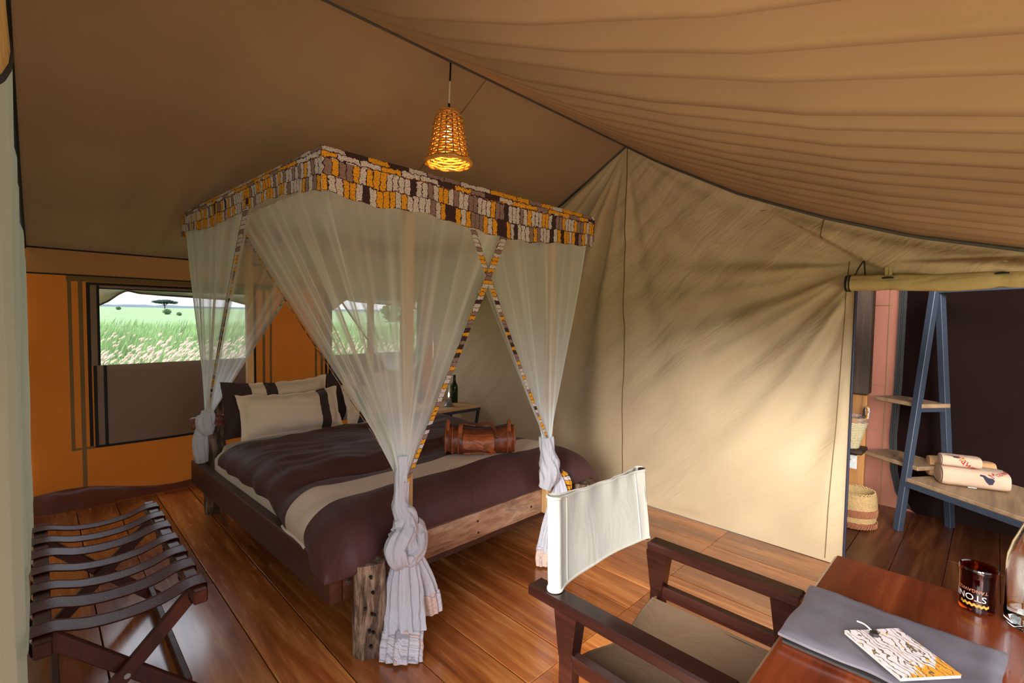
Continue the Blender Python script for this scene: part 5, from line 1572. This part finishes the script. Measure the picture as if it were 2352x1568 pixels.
# ------------------------------------------------------------------ luggage rack
rack = thing('luggage_rack', (0.2, 2.62, 0), 'folding dark wooden luggage rack with seven leather straps by the entrance', 'rack')
RL, RRr, RZt = -0.012, 0.405, 0.487
RY0, RY1 = 2.02, 3.20
for x in (RL, RRr):
    MB().box((x, (RY0 + RY1) / 2, RZt - 0.026), (0.046, RY1 - RY0, 0.050), None, 0.005).build('rail', M['rackwood'], rack, smooth=False)
for i in range(7):
    y = 2.105 + i * 0.1675
    def st_f(u, v):
        # path across: outside of one rail, over, sag, over, outside of the other
        pts = [(RL + 0.022, RZt - 0.058), (RL - 0.026, RZt - 0.056), (RL - 0.029, RZt - 0.004), (RL - 0.020, RZt + 0.005), (RL + 0.030, RZt + 0.002), (lerp(RL, RRr, .27), RZt - 0.024), (lerp(RL, RRr, .5), RZt - 0.033), (lerp(RL, RRr, .73), RZt - 0.024), (RRr - 0.030, RZt + 0.002), (RRr + 0.020, RZt + 0.005), (RRr + 0.029, RZt - 0.004), (RRr + 0.026, RZt - 0.056), (RRr - 0.022, RZt - 0.058)]
        x, z = crspline(pts, u)
        tw = 0.010 * math.sin(i * 1.9) * math.sin(PI * u)
        return (x, y + (v - .5) * (0.084 + 0.004 * nz(x * 9, i)) + tw, z + tw * (v - .5) * 0.5 + 0.0012 * nz(x * 30, v * 4, i))
    mb = MB().grid(st_f, 60, 4)
    mb.grid(lambda u, v: tuple(Vector(st_f(u, v)) - Vector((0, 0, 0.003))), 60, 4, flip=True)
    sto = mb.build('strap', M['strap'], rack, angle=70)
    for v in (0.03, 0.97):
        MB().tube([Vector(st_f(u, v)) + Vector((0, 0, 0.0006)) for u in np.linspace(0.25, 0.75, 26)], 0.0014, 4).build('stitching', M['strap_edge'], sto)
for y in (2.13, 3.03):
    MB().bar((RRr - 0.005, y, RZt - 0.05), (-0.02, y, 0.0), 0.024, 0.052, (1, 0, 1), 0.003).build('leg', M['rackwood'], rack, smooth=False)
    MB().bar((RL + 0.005, y + 0.03, RZt - 0.05), (0.425, y + 0.03, 0.0), 0.024, 0.052, (-1, 0, 1), 0.003).build('leg', M['rackwood'], rack, smooth=False)
    MB().tube([(0.197, y - 0.018, 0.219), (0.197, y - 0.013, 0.219)], 0.010, 10).build('pivot_bolt', M['steel'], rack)
for x, dy in ((0.018, 0.0), (0.388, 0.03)):
    MB().bar((x, 2.13 + dy, 0.055), (x, 3.03 + dy, 0.055), 0.024, 0.055, (0, 0, 1), 0.003).build('stretcher', M['rackwood'], rack, smooth=False)

# ------------------------------------------------------------------ outside: savanna
def ground_z(x, y):
    d = math.hypot(x - 1.7, y - 2.2)
    return -0.36 + 0.011 * max(0, d - 12) + 1.7 * smooth(20, 240, d)
def m_field():
    N = NT('savanna_grass_ground')
    v = N.coord('Object')
    a = N.noise(v, 0.35, 5, 0.6)
    b = N.noise(N.coord('Object', (1, 1, 1)), 0.03, 3)
    c1 = N.ramp(a.outputs[0], [(0.3, (0.08, 0.15, 0.045, 1)), (0.6, (0.13, 0.22, 0.07, 1)), (0.75, (0.22, 0.25, 0.12, 1))])
    c2 = N.mix(N.math('MULTIPLY', b.outputs[0], 0.5), c1, (0.13, 0.17, 0.09, 1))
    N.principled(c2, 0.9)
    return N.m
mb = MB()
rads = [0, 3, 6, 9, 12, 16, 20, 26, 34, 45, 60, 80, 110, 150, 200, 270, 360, 500, 700, 1000]
V, F = [], []
for r in rads:
    for k in range(72):
        a = 2 * PI * k / 72
        x, y = 1.7 + r * math.cos(a), 2.2 + r * math.sin(a)
        V.append((x, y, ground_z(x, y) + (0.25 * nz(x * 0.02, y * 0.02) * smooth(30, 120, r) * r / 100)))
for j in range(len(rads) - 1):
    for k in range(72):
        F.append((j * 72 + k, j * 72 + (k + 1) % 72, (j + 1) * 72 + (k + 1) % 72, (j + 1) * 72 + k))
g = mb.add(V, F).build('ground', m_field(), None, angle=180)
g['kind'] = 'structure'
rg = np.random.default_rng(5)
def grass(name, label, n, d0, d1, hmin, hmax, width, mat, head=False, pw=1.0):
    u = rg.random(n) ** pw
    D = d0 * (d1 / d0) ** u
    sl = rg.uniform(-0.12, 0.95, n)
    y = D / np.sqrt(1 + sl ** 2); x = y * sl
    keep = (y > 6.0)
    x, y = x[keep], y[keep]; n = len(x)
    z = np.array([ground_z(a, b) for a, b in zip(x, y)])
    h = rg.uniform(hmin, hmax, n) * (0.85 + 0.3 * np.sin(x * 0.9) * np.sin(y * 0.7))
    lean = rg.uniform(0.05, 0.45, n) * h; la = rg.normal(0.4, 0.6, n)
    lx, ly = lean * np.cos(la), lean * np.sin(la)
    w = width * (1 + D[keep] / 25)
    if not head:
        V = np.stack([np.stack([x - w, y, z], 1), np.stack([x + w, y, z], 1), np.stack([x + lx * .4 + w * .6, y + ly * .4, z + h * .6], 1), np.stack([x + lx, y + ly, z + h], 1)], 1).reshape(-1, 3)
        i = np.arange(n)[:, None] * 4
        F = np.concatenate([np.concatenate([i, i + 1, i + 2], 1), np.concatenate([i, i + 2, i + 3], 1)])
    else:
        s = 0.07 + 0.07 * rg.random(n)
        cx, cy, cz = x + lx, y + ly, z + h
        V = np.stack([np.stack([cx, cy, cz], 1), np.stack([cx + .35 * s - w * 1.8, cy, cz + .55 * s], 1), np.stack([cx + .9 * s, cy + .2 * s, cz + .95 * s], 1), np.stack([cx + .5 * s + w * 1.8, cy, cz + .35 * s], 1), np.stack([cx + .40 * s, cy - .12 * s, cz + .45 * s], 1)], 1).reshape(-1, 3)
        i = np.arange(n)[:, None] * 5
        F = np.concatenate([np.concatenate([i, i + 4, i + 1], 1), np.concatenate([i + 1, i + 4, i + 2], 1), np.concatenate([i + 2, i + 4, i + 3], 1), np.concatenate([i + 3, i + 4, i], 1)])
    me = bpy.data.meshes.new(name)
    me.from_pydata(V.tolist(), [], F.tolist())
    me.materials.append(mat)
    o = bpy.data.objects.new(name, me); COL.objects.link(o)
    props(o, label, 'grass', None, 'stuff')
    return o
def m_leaf(name, c, v=0.3):
    N = NT(name)
    ns = N.noise(N.coord('Object'), 0.8, 4)
    colr = N.ramp(ns.outputs[0], [(0.3, tuple(q * (1 - v) for q in c) + (1,)), (0.7, tuple(q * (1 + v) for q in c) + (1,))])
    d = N.n('ShaderNodeBsdfDiffuse'); N.l(colr, d.inputs[0])
    t = N.n('ShaderNodeBsdfTranslucent'); N.l(colr, t.inputs[0])
    m = N.n('ShaderNodeMixShader'); m.inputs[0].default_value = 0.35
    N.l(d.outputs[0], m.inputs[1]); N.l(t.outputs[0], m.inputs[2]); N.l(m.outputs[0], N.out.inputs[0])
    return N.m
grass('savanna_grass', 'tall green grass outside the tent windows', 52000, 7.5, 60, 0.55, 1.05, 0.006, m_leaf('grass_blade', (0.19, 0.29, 0.12)), False, 1.25)
grass('grass_seed_heads', 'pale pink seed heads nodding over the grass outside the windows', 3200, 7.5, 22, 0.80, 1.12, 0.008, m_leaf('seed_head', (0.50, 0.40, 0.30), 0.15), True, 1.3)

def leafy(mb, c, rx, ry, rz, n, s, flat=False):
    for _ in range(n):
        while True:
            p = Vector((R.uniform(-1, 1), R.uniform(-1, 1), R.uniform(-1, 1)))
            if 0.25 < p.length < 1: break
        q = Vector((c[0] + p.x * rx, c[1] + p.y * ry, c[2] + p.z * rz))
        a = Vector((R.uniform(-1, 1), R.uniform(-1, 1), R.uniform(-.6, .6))).normalized() * s * R.uniform(.6, 1.4)
        b = Vector((R.uniform(-1, 1), R.uniform(-1, 1), R.uniform(-.6, .6))).normalized() * s * R.uniform(.6, 1.4)
        mb.add([q - a, q + b, q + a, q - b], [(0, 1, 2, 3)])
def at_far(px, y):   # world x of a picture column on the line y
    d = _fw * 1100 + _rt * (px - 1176) - _up * (697 - 784)
    return d.x / d.y * y
TY = 250.0
TX = at_far(378, TY)
tz = ground_z(TX, TY)
SZ = 6.0
tree = thing('acacia_tree', (TX, TY, tz - 0.5), 'distant flat-topped acacia tree on the savanna horizon', 'tree')
sc_t = TY * 0.98 / 1100 * 1.0
mb = MB()
for k in range(9):
    a = k * 0.7
    leafy(mb, (TX + 3.9 * math.cos(a) * (k / 9), TY + 3.9 * math.sin(a) * (k / 9), tz + 2.9 + 0.25 * math.sin(k * 2.1)), 2.0, 2.0, 0.62, 150, 0.30)
leafy(mb, (TX, TY, tz + 2.95), 4.6, 4.6, 0.60, 1100, 0.32)
leafy(mb, (TX + 0.3, TY, tz + 3.35), 2.8, 2.8, 0.55, 450, 0.30)
mb.build('crown', m_leaf('acacia_leaf', (0.055, 0.085, 0.075)), tree, smooth=False)
mb = MB()
mb.tube([(TX, TY, tz - 0.5), (TX + 0.05, TY, tz + 1.2), (TX, TY, tz + 2.2)], [0.30, 0.22, 0.16], 8)
for a in (0.3, 1.6, 2.8, 4.2, 5.3):
    mb.tube([(TX, TY, tz + 1.3), (TX + 1.3 * math.cos(a), TY + 1.3 * math.sin(a), tz + 2.2), (TX + 2.8 * math.cos(a), TY + 2.8 * math.sin(a), tz + 2.9)], [0.14, 0.09, 0.05], 6)
mb.build('trunk', m_plain('acacia_bark', (0.06, 0.05, 0.05, 1), 0.9), tree)
for px, y, r, lab in ((383, 120, 0.75, 'small green bush in the grass below the flat-topped acacia'), (411, 110, 0.45, 'small low bush in the grass to one side of the acacia'), (272, 170, 0.6, 'tiny dark bush far off near the horizon'), (905, 75, 2.2, 'pale rounded bush seen through the window behind the bed')):
    x = at_far(px, y); z0 = ground_z(x, y)
    b = thing('bush', (x, y, z0 - 0.2), lab, 'bush')
    mb = MB()
    leafy(mb, (x, y, z0 + r * 0.75), r, r, r * 0.8, 500, r * 0.16)
    mb.build('foliage', m_leaf('bush_leaf', (0.12, 0.20, 0.10)), b, smooth=False)
    MB().tube([(x, y, z0 - 0.2), (x, y, z0 + r * 0.6)], [0.12, 0.06], 6).build('stem', m_plain('bush_stem', (0.06, 0.05, 0.04, 1), 0.9), b)
mb = MB()
rt_ = []
for k in range(181):
    a = math.radians(-10 + k * 0.72)
    D = 980
    x, y = D * math.sin(a), D * math.cos(a)
    zz = ground_z(x, y)
    rt_.append((x, y, zz, 4.5 + 2.0 * nz(k * 0.10, 1) + 1.5 * nz(k * 0.7, 5)))
mb.grid(lambda u, v: (rt_[int(round(u * 180))][0] * (1 + 0.01 * v), rt_[int(round(u * 180))][1] * (1 + 0.01 * v), rt_[int(round(u * 180))][2] - 3 + (rt_[int(round(u * 180))][3] + 3) * v), 180, 4)
tl = mb.build('distant_woodland', m_plain('haze_blue_woodland', (0.075, 0.105, 0.125, 1), 0.9, 0, 0, 0.02), None, angle=180)  # blue of the distant haze is put into the woodland colour
props(tl, 'line of woodland along the far horizon, haze blue put into its colour', 'woodland', None, 'stuff')
